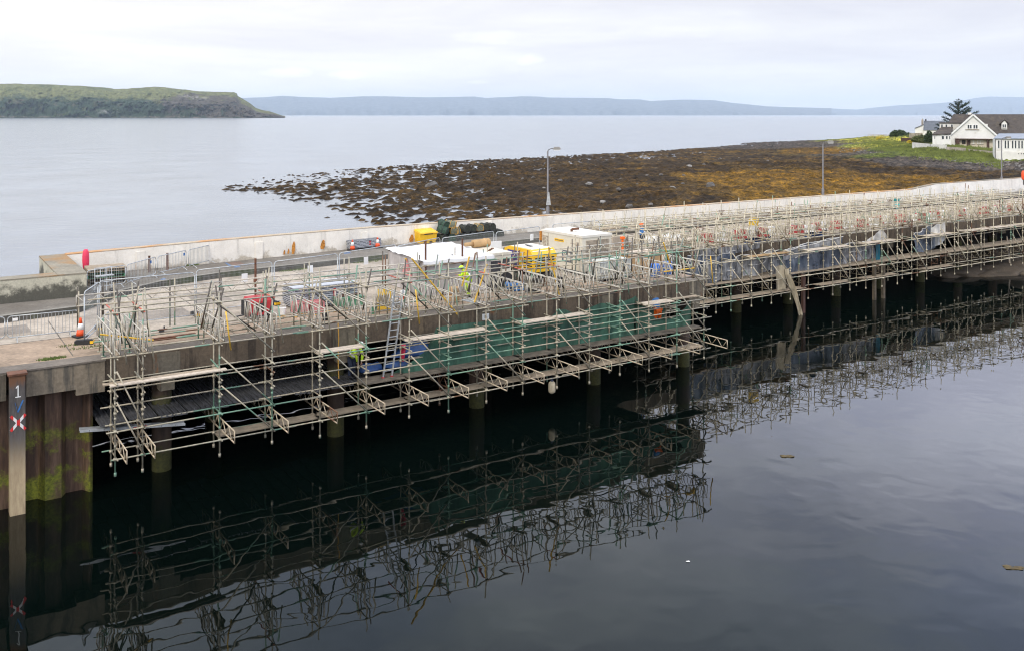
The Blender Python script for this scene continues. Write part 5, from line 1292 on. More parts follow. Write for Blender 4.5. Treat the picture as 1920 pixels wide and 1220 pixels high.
# ---------------------------------------------------------------- numpy value noise
_rs = np.random.RandomState(5); _tab = _rs.rand(256, 256)
def vnoise(x, y):
    xi, yi = np.floor(x).astype(int), np.floor(y).astype(int); fx, fy = x-xi, y-yi
    fx = fx*fx*(3-2*fx); fy = fy*fy*(3-2*fy)
    a = _tab[xi % 256, yi % 256]; b = _tab[(xi+1) % 256, yi % 256]; c = _tab[xi % 256, (yi+1) % 256]; d = _tab[(xi+1) % 256, (yi+1) % 256]
    return (a*(1-fx)+b*fx)*(1-fy)+(c*(1-fx)+d*fx)*fy
def fbm(x, y, o=4, g=.5):
    r = 0; a = 1; t = 0
    for k in range(o): r = r+a*(vnoise(x*2**k+k*17.3, y*2**k+k*9.1)-.5); t += a; a *= g
    return r/t*2
def grid_mesh(name, X, Y, Z, mat, col=None, mask=None, attr='zone'):
    ny, nx = X.shape; me = bpy.data.meshes.new(name)
    co = np.stack([X.ravel(), Y.ravel(), Z.ravel()], 1)
    i = np.arange(ny*nx).reshape(ny, nx); q = np.stack([i[:-1, :-1], i[:-1, 1:], i[1:, 1:], i[1:, :-1]], -1).reshape(-1, 4)
    if mask is not None:
        mk = mask.ravel(); q = q[mk[q].any(1)]
        used_ = np.unique(q); remap = -np.ones(ny*nx, int); remap[used_] = np.arange(len(used_)); q = remap[q]; co = co[used_]
        if col is not None: col = col.reshape(-1, col.shape[-1])[used_]
    elif col is not None: col = col.reshape(-1, col.shape[-1])
    me.vertices.add(len(co)); me.vertices.foreach_set('co', co.ravel().astype(np.float32))
    me.loops.add(len(q)*4); me.loops.foreach_set('vertex_index', q.ravel().astype(np.int32))
    me.polygons.add(len(q)); me.polygons.foreach_set('loop_start', np.arange(0, len(q)*4, 4, dtype=np.int32)); me.polygons.foreach_set('loop_total', np.full(len(q), 4, np.int32))
    me.polygons.foreach_set('use_smooth', np.ones(len(q), bool)); me.update(calc_edges=True); me.validate()
    if col is not None:
        a = me.color_attributes.new(attr, 'FLOAT_COLOR', 'POINT'); a.data.foreach_set('color', col.astype(np.float32).ravel())
    me.materials.append(M[mat]); o = bpy.data.objects.new(name, me); COL.objects.link(o); return o
# ================================================================ FORESHORE
def shore_mat():
    m, nt, b = new_mat('foreshore'); p = pos(nt)
    a = N(nt, 'ShaderNodeVertexColor'); a.layer_name = 'zone'
    f = noise_n(nt, mapping(nt, p, (1, .55, 1)), .42, 7, .78); f2 = noise_n(nt, p, 2.2, 5, .75)
    k = ramp(nt, f, [(.36, (.22, .21, .20)), (.5, (.80, .80, .80)), (.64, (2.0, 1.85, 1.5))])
    col = mixc(nt, 1.0, a.outputs['Color'], k, 'MULTIPLY')
    k2 = ramp(nt, f2, [(.36, (.4, .4, .4)), (.64, (1.6, 1.6, 1.6))])
    col = mixc(nt, 1.0, col, k2, 'MULTIPLY')
    nt.links.new(col, b.inputs['Base Color']); b.inputs['Roughness'].default_value = .8; b.inputs['Specular IOR Level'].default_value = .12
    bump(nt, b, f2, .25, .8); return m
M['shore'] = shore_mat()
ctl = [  # photo x, y, height, kind (0 weed, 1 ochre weed, 2 shingle, 3 rough grass, 4 bright meadow)
 (0,300,-2,0),(0,350,-2,0),(0,420,-2,0),(0,480,-2,0),(150,330,-2,0),(150,400,-2,0),(150,470,-2,0),(300,340,-1.5,0),(300,380,-1.5,0),(300,430,-1.5,0),(400,350,-.7,0),(400,400,-1,0),(430,440,-1.5,0),(480,395,-.7,0),(540,425,-.8,0),(520,400,-.6,0),(600,430,-.5,0),(420,335,-1,0),(480,325,-1.2,0),(560,317,-1.2,0),(650,309,-1.2,0),(750,303,-1.2,0),(850,297,-1.2,0),(950,291,-1.2,0),(1050,288,-1.2,0),(1150,285,-1.2,0),(1250,280,-1.2,0),(1320,277,-1.2,0),(1380,268,-1.2,2),(1450,264,-1.2,2),(1530,261.5,-1.2,2),(1580,258.5,-1.2,2),(300,300,-2,0),(600,280,-2,0),(900,270,-2,0),(1200,262,-2,0),(1500,252,-2,2),(1620,250,-2,2),(380,352,-.7,0),(447,351,-.16,0),(500,345,-.13,0),(600,333,-.11,0),(700,323,-.10,0),(800,316,-.09,0),(900,307,-.07,0),(1000,303,-.07,0),(1100,301,-.07,0),(1200,297,-.08,0),(1270,293,-.08,0),(1330,288,-.08,0),(1400,275,-.03,2),(1440,271,-.05,2),(1500,269,-.05,2),(1560,266.5,-.05,2),
 (470,356,-.06,0),(560,352,-.02,0),(600,362,-.03,0),(640,372,-.05,0),(640,390,-.09,0),(560,378,-.14,0),(700,345,-.03,0),(700,365,-.04,0),(720,395,-.05,0),(700,412,-.07,0),(620,410,-.17,0),(800,335,-.03,0),(800,365,-.02,0),(820,390,-.05,0),(830,408,-.06,0),(880,325,-.01,0),(900,350,.10,0),(880,375,.05,0),(930,400,-.07,0),(960,410,-.08,0),(1040,405,-.06,0),(1010,395,-.02,0),(1120,398,.02,0),
 (1000,315,.0,0),(1000,340,.55,0),(1000,370,.5,0),(1100,312,.1,0),(1100,340,.8,0),(1100,375,.7,0),(1200,308,.2,0),(1200,340,1.0,0),(1200,375,1.0,0),(1290,302,.2,0),(1300,320,.9,0),(1290,360,1.2,0),
 (1360,290,.5,0),(1400,283,.8,0),(1450,300,.9,0),(1350,330,1.1,1),(1420,335,1.2,1),(1500,340,1.3,1),(1450,360,1.3,1),(1560,330,1.3,1),(1560,355,1.3,1),(1440,278,.7,2),(1480,274,.9,2),(1520,284,1.0,1),(1560,290,1.1,1),(1500,300,1.0,0),(1570,312,1.2,0),(1620,310,1.5,0),
 (1640,335,1.4,1),(1700,345,1.4,1),(1760,338,1.5,1),(1840,335,1.6,0),(1900,335,1.8,0),(1680,322,1.5,0),(1760,322,1.8,0),(1860,325,1.9,0),
 (1580,276,1.6,2),(1600,290,1.6,2),(1660,305,1.9,2),(1720,308,2.0,2),(1800,313,2.2,2),(1880,315,2.3,2),(1700,300,2.2,2),(1640,287,2.2,2),
 (1600,268,1.9,2),(1595,263.5,2.2,3),(1620,272,2.8,3),(1660,281,2.8,3),(1700,290,2.8,3),(1740,287,3.2,3),(1780,291,3.1,3),(1820,295,2.9,3),(1860,303,2.3,3),(1880,309,2.2,2),(1910,312,2.2,2),
 (1610,261,3.2,4),(1640,260,3.8,4),(1680,266,3.9,4),(1700,272,3.6,4),(1660,268,3.6,4),(1640,256,3.8,4),(1680,256,4.6,4),(1700,260,4.7,4),(1730,266,4.6,3),(1750,262,5.2,3),(1760,280,3.9,3),(1720,254,5.6,3),(1783,276,4.4,3),(1840,283,3.8,3),(1860,290,3.2,3),(1900,280,4.2,3),(1950,300,3.4,3),(2050,300,3.6,3),(2050,330,2.6,2)]
cx = np.array([c[0] for c in ctl], float); cy = np.array([c[1] for c in ctl], float); cz = np.array([c[2] for c in ctl]); ck = np.array([c[3] for c in ctl])
cz = np.where((cx > 440) & (cx < 900) & (cz > -.3) & (cz < .3), cz-.055-.03*np.clip((760-cx)/150, 0, 1), cz)
cY = F*(CAMZ-cz)/(cy-PY0); cX = (cx-PX0)*cY/F
xs = np.concatenate([np.arange(-62, 24, .42), np.arange(24, 330, .70)]); ys = np.concatenate([np.arange(88, 235, .5), np.arange(235, 480, 1.1)])
X, Y = np.meshgrid(xs, ys)
q1, q2 = X/Y*3.0, np.log(Y)*2.2; c1, c2 = cX/cY*3.0, np.log(cY)*2.2
num = np.zeros_like(X); den = np.zeros_like(X); kw = [np.zeros_like(X) for _ in range(5)]
for a, b, z, k in zip(c1, c2, cz, ck):
    w = 1/(((q1-a)**2+(q2-b)**2)**1.7+1e-7); num += w*z; den += w; kw[k] += w
Z = num/den
Z = np.where(Z < .15, Z + .10*np.exp(-((Z+.08)/.16)**2), Z)
amp = np.where(Z < .3, .40, np.clip(.30+.08*Z, .2, .42))
Z = Z + amp*1.6*fbm(X*1.15, Y*.74, 3, .75)+.10*fbm(X*.12+5, Y*.09, 3) + .10*fbm(X*1.3, Y*1.0, 2)
Z += np.where(Z > .3, .12, .0)*np.abs(fbm(X*.7+40, Y*.7, 3))
U_, V_ = X*S_+Y*C_, -X*C_+Y*S_
Z = np.where(V_ < 54.2, np.minimum(Z, -1.5), Z)
kk = [w/den + .35*fbm(X*.05+9*i, Y*.05+3*i, 4)*.6 + .25*fbm(X*.4+9*i, Y*.3+3*i, 3)*.5 for i, w in enumerate(kw)]
kk = np.stack(kk, -1); kk = np.exp(kk*11); kk /= kk.sum(-1, keepdims=True)
pal = np.array([[.034, .0205, .0075], [.125, .069, .0085], [.066, .056, .050], [.095, .12, .022], [.27, .26, .04]])
C = kk @ pal
alt = fbm(X*.12+70, Y*.1+20, 4)[..., None]
C = C*(1+.45*alt)
oc = np.clip(fbm(X*.22+11, Y*.16+3, 4)+.05, 0, .5)[..., None]*kk[..., :1]
C = C + oc*np.array([.085, .05, .006])*np.clip(.45+X[..., None]/40, .45, 1.3)
C = np.concatenate([C, np.ones_like(C[..., :1])], -1)
o = grid_mesh('foreshore', X, Y, Z, 'shore', C, (Z > -.55) & (V_ > 53.0)); tag(o, kind='structure')
def zat(px, py):
    best = None
    for z in np.linspace(-.2, 6, 32):
        x, y = GP(px, py, z); j = np.argmin(abs(ys-y)); i = np.argmin(abs(xs-x)); e = abs(Z[j, i]-z)
        if best is None or e < best[0]: best = (e, x, y, Z[j, i])
    return best[1:]
# boulders
def boulder(px, py, r, label, group, mat='rock', sq=(1, 1, .6), seed=0):
    x, y, z = zat(px, py); m = MB(); m.blob((0, 0, 0), r, seed, .45, 2, sq); o = m.build('boulder', mat); o.location = (x, y, z+.1*r); o.rotation_euler = (0, 0, random.uniform(0, 6)); tag(o, label, 'rock', group); return o
boulder(810, 352, 1.25, 'large square dark rock standing in the shallow weed near the lamp post side', None, 'rock', (1.05, .9, .75), 3)
boulder(773, 350, .5, 'low dark rock in the shallows left of the large square rock', None, 'rock', (1.1, .8, .6), 4)
M['rockpale'] = simple('pale_rock', (.22, .21, .195, 1), .9, 0, .35, .8, .5)
protos = {}
spots = [(1105,345,.8),(1137,348,.5),(1165,336,.55),(1175,338,.4),(1207,315,.8),(1230,318,.6),(1292,312,.9),(1320,310,.6),(1213,331,.5),(1240,330,.55),(1250,320,.4),(1160,354,.6),(1260,354,.8),(1332,350,1.1),(1068,323,.4),(1050,340,.6),(980,338,.6),(1000,335,.5),(1130,380,.6),(1180,388,.7),(1220,385,.5),(1088,390,.5),(1150,346,.35),(1350,299,.7),(1386,298,.5),(1440,303,.6),(1405,312,.5),(1280,345,.45),(1195,346,.4),(1240,343,.5),(1020,355,.4),(1282,331,.5),(898,362,.6),(788,385,.4),(870,340,.4)]
for i, (px, py, r) in enumerate(spots):
    x, y, z = zat(px, py); r *= .75; key = 'rockpale' if i % 6 == 0 else 'rock'
    kk_ = key+str(i % 3)
    if kk_ not in protos:
        m = MB(); m.blob((0, 0, 0), 1, i+20, .4, 2, (1.1, .85, .62)); protos[kk_] = o = m.build('boulder', key)
    else: o = protos[kk_].copy(); COL.objects.link(o)
    o.location = (x, y, z+.15*r); o.scale = (r, r, r); o.rotation_euler = (0, 0, i*1.3)
    tag(o, ('pale' if key == 'rockpale' else 'dark') + ' rounded boulder among the brown weed of the open foreshore', 'rock', ('pale' if key == 'rockpale' else 'dark') + ' foreshore boulders')
M['shinglestone'] = simple('shingle_stone', (.15, .14, .13, 1), .9, 0, .8, 1.2)
# shingle stones: uncountable
m = MB()
for k in range(1500):
    px = random.uniform(1570, 1925); t = (px-1570)/355; py = 275+t*38+random.uniform(-9, 9)
    y = F*(CAMZ-2.0)/(py-PY0); x = (px-PX0)*y/F; j = int(np.argmin(abs(ys-y))); i = int(np.argmin(abs(xs-x)))
    zz_ = float(Z[j, i])
    if not 1.5 < zz_ < 2.45: continue
    r = random.uniform(.10, .36); m.blob((x, y, zz_+.05), r, k, .3, 1, (1.2, 1, .6))
o = m.build('shingle', 'shinglestone'); tag(o, kind='stuff')
# bank of stones below the far pier
m = MB()
for k, (u, v, r, h) in enumerate(((71.5, 43.6, 2.6, .55), (74.5, 42.6, 2.6, .6), (77.5, 42.4, 2.8, .8), (81, 44.2, 4.5, 1.7), (85, 42.5, 4.5, 1.3), (79, 46, 4, 1.6), (76, 46, 4, 1.2), (90, 43, 6, 1.8))):
    m.blob((u, v, -.15), r, k+40, .35, 4, (1.25, .8, h/r*1.2))
M['bank'] = concrete('bank_rubble', (.085, .065, .045), (.05, .04, .028, 1), .6, False)
struct('shore_bank', m, 'bank', True, True)

# ================================================================ HEADLAND AND FAR HILLS
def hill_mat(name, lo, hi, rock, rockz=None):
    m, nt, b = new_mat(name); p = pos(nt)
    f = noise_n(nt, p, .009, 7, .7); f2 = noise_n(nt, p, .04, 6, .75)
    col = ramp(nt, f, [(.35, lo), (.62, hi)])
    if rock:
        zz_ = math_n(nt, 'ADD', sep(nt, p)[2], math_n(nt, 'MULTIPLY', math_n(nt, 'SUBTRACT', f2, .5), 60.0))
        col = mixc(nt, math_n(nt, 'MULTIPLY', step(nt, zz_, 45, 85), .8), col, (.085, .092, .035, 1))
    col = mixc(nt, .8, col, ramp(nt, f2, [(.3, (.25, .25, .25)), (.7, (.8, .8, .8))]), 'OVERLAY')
    if rock:
        g = N(nt, 'ShaderNodeNewGeometry'); nz = sep(nt, g.outputs['Normal'])[2]
        st = math_n(nt, 'ADD', nz, math_n(nt, 'MULTIPLY', math_n(nt, 'SUBTRACT', f2, .5), .7))
        col = mixc(nt, step(nt, st, .72, .5), col, rock)
    nt.links.new(col, b.inputs['Base Color']); b.inputs['Roughness'].default_value = .95; return m
M['headland'] = hill_mat('headland_grass', (.008, .018, .010), (.045, .055, .02), (.030, .026, .024, 1))
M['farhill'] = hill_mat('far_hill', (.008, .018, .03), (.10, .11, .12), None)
def hills(name, mat, top, D, depth, prof, step_px, rough, base_z=-3):
    pxs = np.arange(top[0][0], top[-1][0]+.1, step_px); tp = np.interp(pxs, [a for a, _ in top], [b for _, b in top])
    rows = prof; X = np.zeros((len(rows), len(pxs))); Y = X.copy(); Z = X.copy()
    for j, (d, hf) in enumerate(rows):
        y = D+depth*d; X[j] = (pxs-PX0)*(D+depth*.5)/F; Y[j] = y
        zt = CAMZ-(tp-PY0)*(D+depth*1.0)/F
        Z[j] = base_z+(zt-base_z)*hf
        if 0 < hf < 1:
            Z[j] += rough*fbm(pxs*.035+j*.37, np.full(len(pxs), j*.31), 5, .6)*(zt-base_z)
            Y[j] += depth*.14*fbm(pxs*.05+j*.06, np.full(len(pxs), 7+j*.33), 5, .65)
    X = X*(Y/(D+depth*.5)) if False else (pxs[None, :]-PX0)*Y/F
    o = grid_mesh(name, X, Y, Z, mat); tag(o, kind='structure'); return o
prof_h = [(0, 0), (.01, .03), (.03, .05), (.06, .16), (.09, .27), (.12, .36), (.16, .44), (.2, .50), (.28, .54), (.36, .60), (.45, .67), (.55, .75), (.65, .82), (.76, .89), (.88, .96), (1, 1), (1.4, .8), (2, 0)]
def headland():
    top = [(-500,150),(-200,152),(0,157),(60,158),(120,160),(160,162),(195,164.5),(215,167.5),(240,167),(268,164.5),(290,163.5),(310,164.5),(340,168),(375,171.5),(405,173),(438,173),(444,176),(446,181),(455,186),(470,195),(480,203),(492,207),(505,209),(517,213),(527,216.5),(535,218.6)]
    D, dep = 3600., 600.
    pxs = np.concatenate([np.arange(-2600, -60, 8.0), np.arange(-60, 535.1, 1.0)]); tp = np.interp(pxs, [a for a, _ in top], [b for _, b in top])
    tp = tp + 1.0*fbm(pxs*.06, pxs*0+3, 4)*np.clip((500-pxs)/60, 0, 1)
    t = np.linspace(0, len(prof_h)-3, 70); dd = np.interp(t, range(len(prof_h)), [p[0] for p in prof_h]); hh = np.interp(t, range(len(prof_h)), [p[1] for p in prof_h])
    dd = np.append(dd, [1.5, 2.]); hh = np.append(hh, [.8, 0.])
    PX, HF = np.meshgrid(pxs, hh); _, DD = np.meshgrid(pxs, dd); J = np.arange(len(dd))[:, None]*np.ones_like(PX)
    zt = CAMZ-(tp[None, :]-PY0)*(D+dep)/F; base = -3
    inner = np.clip(HF*8, 0, 1)*np.clip((1-HF)*6, 0, 1)
    Zh = base+(zt-base)*(HF+inner*(.06*fbm(PX*.045, J*.09, 5, .62)+.022*fbm(PX*.16+9, J*.3, 3)))
    Yh = D+dep*(DD+inner*.13*fbm(PX*.05+30, J*.07, 5, .65)+inner*.015*fbm(PX*.22+3, J*.35, 3))
    Xh = (PX-PX0)*Yh/F
    n1 = fbm(PX*.05, J*.16, 5, .65); n2 = fbm(PX*.2+50, J*.5, 4, .65); n3 = fbm(PX*.03+7, J*.05+2, 4, .6)
    grass = np.array([.12, .125, .048]); scrub = np.array([.022, .038, .020]); rock = np.array([.062, .050, .043]); pale = np.array([.20, .185, .18])
    g = np.clip((HF+.25*n3-.50)/.12, 0, 1)[..., None]
    Ch = scrub*(1-g)+grass*g
    Ch = Ch+(np.array([.05, .07, .022])-Ch)*np.clip(n1*2.2-.25, 0, .8)[..., None]
    rk = np.clip((n1+.35*n2+.8*np.clip((PX-300)/120, -.35, .55)+.15-np.abs(HF-.42)*1.1)*3.0, 0, 1)*(HF < .86)
    Ch = Ch+(rock-Ch)*rk[..., None]*.9
    pl = np.clip(1-abs(PX-362)/32, 0, 1)**.5*np.clip(1-abs(HF-.70-.03*n2)/.10, 0, 1)*np.clip(.6+n2*2.6, 0, 1)
    pl = np.maximum(pl, .8*np.clip(1-abs(PX-200)/26, 0, 1)*np.clip(1-abs(HF-.20)/.08, 0, 1)*np.clip(.4+n2*3, 0, 1))
    Ch = Ch+(pale-Ch)*np.clip(pl, 0, 1)[..., None]
    sh = np.clip(1-abs(HF-.045)/.03, 0, 1); Ch = Ch+(np.array([.12, .10, .085])-Ch)*(sh*np.clip(.4+n2*2, 0, 1))[..., None]
    Ch = Ch*np.where(HF < .03, .4, 1)[..., None]*(1+.5*n2)[..., None]
    Ch = np.concatenate([np.clip(Ch, .004, 1), np.ones_like(Ch[..., :1])], -1)
    o = grid_mesh('headland', Xh, Yh, Zh, 'headland', Ch); tag(o, kind='structure')
mt, nt, b = new_mat('headland_ground'); a = N(nt, 'ShaderNodeVertexColor'); a.layer_name = 'zone'
nt.links.new(mixc(nt, 1.0, a.outputs['Color'], ramp(nt, noise_n(nt, pos(nt), .06, 6, .75), [(.35, (.55, .55, .55)), (.65, (1.45, 1.45, 1.45))]), 'MULTIPLY'), b.inputs['Base Color'])
b.inputs['Roughness'].default_value = .95; b.inputs['Specular IOR Level'].default_value = .1; M['headland'] = mt
headland()
prof_f = [(0, 0), (.05, .18), (.15, .35), (.3, .5), (.45, .62), (.6, .74), (.75, .86), (.9, .97), (1, 1), (1.6, .5), (2, 0)]
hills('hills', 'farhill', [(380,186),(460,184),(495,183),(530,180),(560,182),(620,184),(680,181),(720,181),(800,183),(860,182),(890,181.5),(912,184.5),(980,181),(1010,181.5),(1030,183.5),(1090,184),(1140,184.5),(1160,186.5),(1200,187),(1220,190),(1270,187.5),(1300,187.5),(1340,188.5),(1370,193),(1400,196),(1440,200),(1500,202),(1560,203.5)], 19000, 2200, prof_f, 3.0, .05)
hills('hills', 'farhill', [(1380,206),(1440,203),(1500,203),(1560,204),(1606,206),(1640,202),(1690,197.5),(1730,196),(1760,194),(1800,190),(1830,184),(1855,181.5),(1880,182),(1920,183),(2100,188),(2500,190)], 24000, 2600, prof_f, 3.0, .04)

# ================================================================ HOUSES ON THE SHORE
def win(root, x0, x1, z0, z1, y, panes=2, sill=True, frame='white', glass='glass'):
    m = MB(); m.bx(x0, x1, y-.05, y-.005, z0, z1); w = m.build('window', frame, root)
    m = MB(); n = panes; pw = (x1-x0)/n
    for i in range(n): m.bx(x0+i*pw+.09, x0+(i+1)*pw-.06, y-.065, y-.052, z0+.1, z1-.1)
    m.build('pane', glass, w)
    if sill: m = MB(); m.bx(x0-.1, x1+.1, y-.16, y-.006, z0-.12, z0-.002); m.build('sill', 'stone', w)
HR = -R(24)
k = 250/F; bx0, by0 = 1783, 275.0
p0 = AT(bx0, by0, 250); hs = thingw('gabled_house', 'large white gabled house with dark tiled roof and covered veranda on the shore', 'house', p0.x, p0.y, p0.z, HR)
hx = lambda px: (px-bx0)*k*.9
hz = lambda py: (by0-py)*k
# front wing
m = MB(); m.prismy([(0, -2), (hx(1866), -2), (hx(1866), hz(253)), (hx(1824.5), hz(217.5)), (0, hz(253))], 0, 9); m.build('wall', 'render', hs)
m = MB(); th = .3
for (a, b) in (((hx(1780), hz(255)), (hx(1824.5), hz(215.8))), ((hx(1824.5), hz(215.8)), (hx(1869), hz(255)))):
    (xa, za), (xb, zb) = a, b; m.add([(xa,-.35,za),(xb,-.35,zb),(xb,9,zb),(xa,9,za),(xa,-.35,za+th),(xb,-.35,zb+th),(xb,9,zb+th),(xa,9,za+th)], [(0,3,2,1),(4,5,6,7),(0,1,5,4),(1,2,6,5),(2,3,7,6),(3,0,4,7)])
m.build('wing_roof', 'brownroof', hs)
m = MB()
for (a, b) in (((hx(1780), hz(255.2)), (hx(1824.5), hz(216))), ((hx(1824.5), hz(216)), (hx(1869), hz(255.2)))): m.bar((a[0], -.4, a[1]+.06), (b[0], -.4, b[1]+.06), .08, .42)
m.build('bargeboard', 'white', hs)
# main block roof along x behind the wing
def gable_roof(root, x0, x1, y0, y1, ze, zr, mat, hipl=0, name='roof', ov=.3):
    ym = (y0+y1)/2; m = MB()
    v = [(x0-ov,y0-ov,ze),(x1+ov,y0-ov,ze),(x1+ov,ym,zr),(x0+hipl,ym,zr),(x0-ov,y1+ov,ze),(x1+ov,y1+ov,ze)]
    m.add(v+[(a,b,c-.22) for a,b,c in v], [(0,1,2,3),(3,2,5,4),(0,3,4),(1,5,2),(6,9,8,7),(9,10,11,8),(0,6,7,1),(4,5,11,10),(0,4,10,6),(1,7,11,5)])
    return m.build(name, mat, root, fix=False)
m = MB(); m.bx(hx(1768), hx(2040), 4.2, 13.5, -2, hz(249)); m.build('wall', 'render', hs)
rf_ = gable_roof(hs, hx(1772), hx(2040), 4, 13.7, hz(250), hz(214.7), 'brownroof', 2.2)
m = MB(); m.bx(hx(1817), hx(1824), 8.4, 9.4, hz(215.5), hz(211.5)); m.build('chimney', 'render', rf_)
# box dormer and annex on the left
m = MB(); m.bx(hx(1762), hx(1806), 3.0, 7.5, hz(246), hz(232.2)); m.build('dormer_wall', 'render', hs)
m = MB(); m.bx(hx(1760), hx(1808), 2.75, 7.8, hz(232.1), hz(230.3)); m.build('dormer_roof', 'brownroof', hs)
for a in (1764, 1772.5, 1783): win(hs, hx(a), hx(a+4.2), hz(242), hz(233.5), 3.0, 1, False)
m = MB(); m.bx(hx(1748), hx(1782.9), -.8, 4, -2, hz(253.5)); m.build('annex_wall', 'render', hs)
m = MB(); x0, x1 = hx(1747), hx(1783); m.add([(x0,-1.2,hz(254)),(x1,-1.2,hz(252)),(x1+.6,3.4,hz(239)),(x0+2.6,3.4,hz(239.5)),(x0,-1.2,hz(254)+.25),(x1,-1.2,hz(252)+.25),(x1+.6,3.4,hz(239)+.25),(x0+2.6,3.4,hz(239.5)+.25)], [(0,3,2,1),(4,5,6,7),(0,1,5,4),(1,2,6,5),(2,3,7,6),(3,0,4,7)]); m.build('annex_roof', 'brownroof', hs)
for a, b in ((1751, 1753.5), (1765, 1770), (1773, 1777), (1779, 1782)): win(hs, hx(a), hx(b), hz(262), hz(255), -.8, 1, False)
win(hs, hx(1813.7), hx(1822), hz(242), hz(234), 0, 2); win(hs, hx(1824.5), hx(1833), hz(242), hz(234), 0, 2)
m = MB(); m.bx(hx(1810), hx(1836), -.25, -.002, hz(243.6), hz(242.7)); m.build('long_sill', 'stone', hs)
# veranda
m = MB(); m.bx(hx(1790), hx(1866), -1.3, .0, hz(261.4), hz(260)); m.build('veranda_roof', 'brownwood', hs)
m = MB(); m.bx(hx(1791), hx(1866), -.06, -.005, -.4, hz(261.5)); m.build('veranda_wall', 'beige', hs)
m = MB()
for a in (1791, 1812, 1850): m.bx(hx(a), hx(a)+.25, -1.25, -1.0, -.4, hz(261.4))
m.bx(hx(1791), hx(1799), -1.25, -.1, hz(270), hz(262)); m.build('veranda_post', 'brownwood', hs)
win(hs, hx(1803.5), hx(1810.5), hz(270.5), hz(263), -.07, 2, False, 'brownwood'); win(hs, hx(1822), hx(1828), hz(270), hz(262.5), -.07, 2, True, 'white', 'beige'); win(hs, hx(1832), hx(1843), hz(270), hz(263), -.07, 2, True, 'white', 'beige')
m = MB(); m.bx(hx(1813.5), hx(1819.5), -.12, -.065, -.3, hz(262.5)); m.build('door', 'brownwood', hs); m = MB(); m.bx(hx(1849.3), hx(1854.5), -.12, -.065, -.3, hz(262)); m.build('door', 'brownwood', hs)
# gabled dormer on the right roof and small flat one
m = MB(); a, b, c = hx(1876.5), hx(1884.5), hx(1891.5); m.prismy([(a+.3, hz(243)), (c-.3, hz(243)), (c-.3, hz(232)), (b, hz(226.5)), (a+.3, hz(232))], 4.6, 9); m.build('dormer_wall', 'render', hs)
m = MB(); m.bar((a-.1, 6.7, hz(232.8)), (b, 6.7, hz(225.7)), 4.6, .14) if False else None
m.add([(a-.15,4.35,hz(233)),(b,4.35,hz(225.6)),(b,9,hz(225.6)),(a-.15,9,hz(233)),(a-.15,4.35,hz(233)+.2),(b,4.35,hz(225.6)+.2),(b,9,hz(225.6)+.2),(a-.15,9,hz(233)+.2)], [(0,3,2,1),(4,5,6,7),(0,1,5,4),(2,3,7,6),(3,0,4,7)])
m.add([(b,4.35,hz(225.6)),(c+.15,4.35,hz(233)),(c+.15,9,hz(233)),(b,9,hz(225.6)),(b,4.35,hz(225.6)+.2),(c+.15,4.35,hz(233)+.2),(c+.15,9,hz(233)+.2),(b,9,hz(225.6)+.2)], [(0,3,2,1),(4,5,6,7),(0,1,5,4),(1,2,6,5),(2,3,7,6)])
m.build('dormer_roof', 'brownroof', hs); win(hs, hx(1880), hx(1887.5), hz(240), hz(233), 4.6, 2, True)
m = MB(); m.bx(hx(1846), hx(1853.5), 5, 8, hz(240), hz(233)); m.build('dormer_wall', 'render', hs)
m = MB(); m.bar((hx(1866.3), -.1, -1), (hx(1866.3), -.1, hz(254)), .1, .1); m.build('downpipe', 'white', hs)
# sunroom
k2 = 214/F; p0 = AT(1866, 303, 214); sr = thingw('sunroom', 'white single storey sunroom with grey roof and tall windows at the right edge', 'building', p0.x, p0.y, p0.z, HR)
sx = lambda px: (px-1866)*k2*.885
sz = lambda py: (303-py)*k2
m = MB(); m.bx(0, sx(2010), 0, 9, -1.5, sz(261)); m.build('wall', 'render', sr)
m = MB(); m.add([(-.35,-.35,sz(261)+.02),(sx(2010),-.35,sz(261)+.02),(sx(2010),9,sz(252.5)),(sx(1878),9,sz(253.5)),(-.35,-.35,sz(259.5)),(sx(2010),-.35,sz(259.5)),(sx(2010),9,sz(251)),(sx(1878),9,sz(252))], [(0,3,2,1),(4,5,6,7),(0,1,5,4),(1,2,6,5),(2,3,7,6),(3,0,4,7)]); m.build('roof', 'greyroof', sr)
m = MB(); m.bx(-.06, sx(2010), -.08, -.002, -1.2, sz(284)); m.build('plinth', 'oldwhite', sr)
for a in (1870.5, 1875.5, 1883, 1888.3, 1896.5, 1902, 1908.3, 1914, 1920, 1926): win(sr, sx(a), sx(a+4), sz(279), sz(263), 0, 1, False)
m = MB()
for a in (1909, 1914, 1918): m.bx(sx(a), sx(a+1.6), -.095, -.082, sz(289), sz(287.2))
m.build('vent', 'dark', sr)
m = MB(); m.bx(-.04, .08, -.14, -.085, -1, sz(261)); m.build('downpipe', 'dark', sr)
# cottage
k3 = 315/F; p0 = AT(1716, 254, 315); ct = thingw('cottage', 'small white cottage with blue grey slate roof beyond the gabled house', 'house', p0.x, p0.y, p0.z, HR)
c_x = lambda px: (px-1716)*k3*.91
c_z = lambda py: (254-py)*k3
m = MB(); m.bx(c_x(1732), c_x(1768), 0, 6.5, -2, c_z(243.5)); m.prismx([(0, c_z(243.6)), (6.5, c_z(243.6)), (3.25, c_z(228))], c_x(1732), c_x(1732)+.3); m.build('wall', 'render', ct)
rr_ = gable_roof(ct, c_x(1732.3), c_x(1770), 0, 6.5, c_z(243.8), c_z(227), 'slate', 0, ov=.15)
m = MB(); m.bx(c_x(1727.5), c_x(1731.5), 2.6, 3.9, c_z(240), c_z(225)); m.bx(c_x(1728.5), c_x(1730.5), 2.9, 3.5, c_z(225), c_z(223)); m.build('chimney', 'stone', rr_)
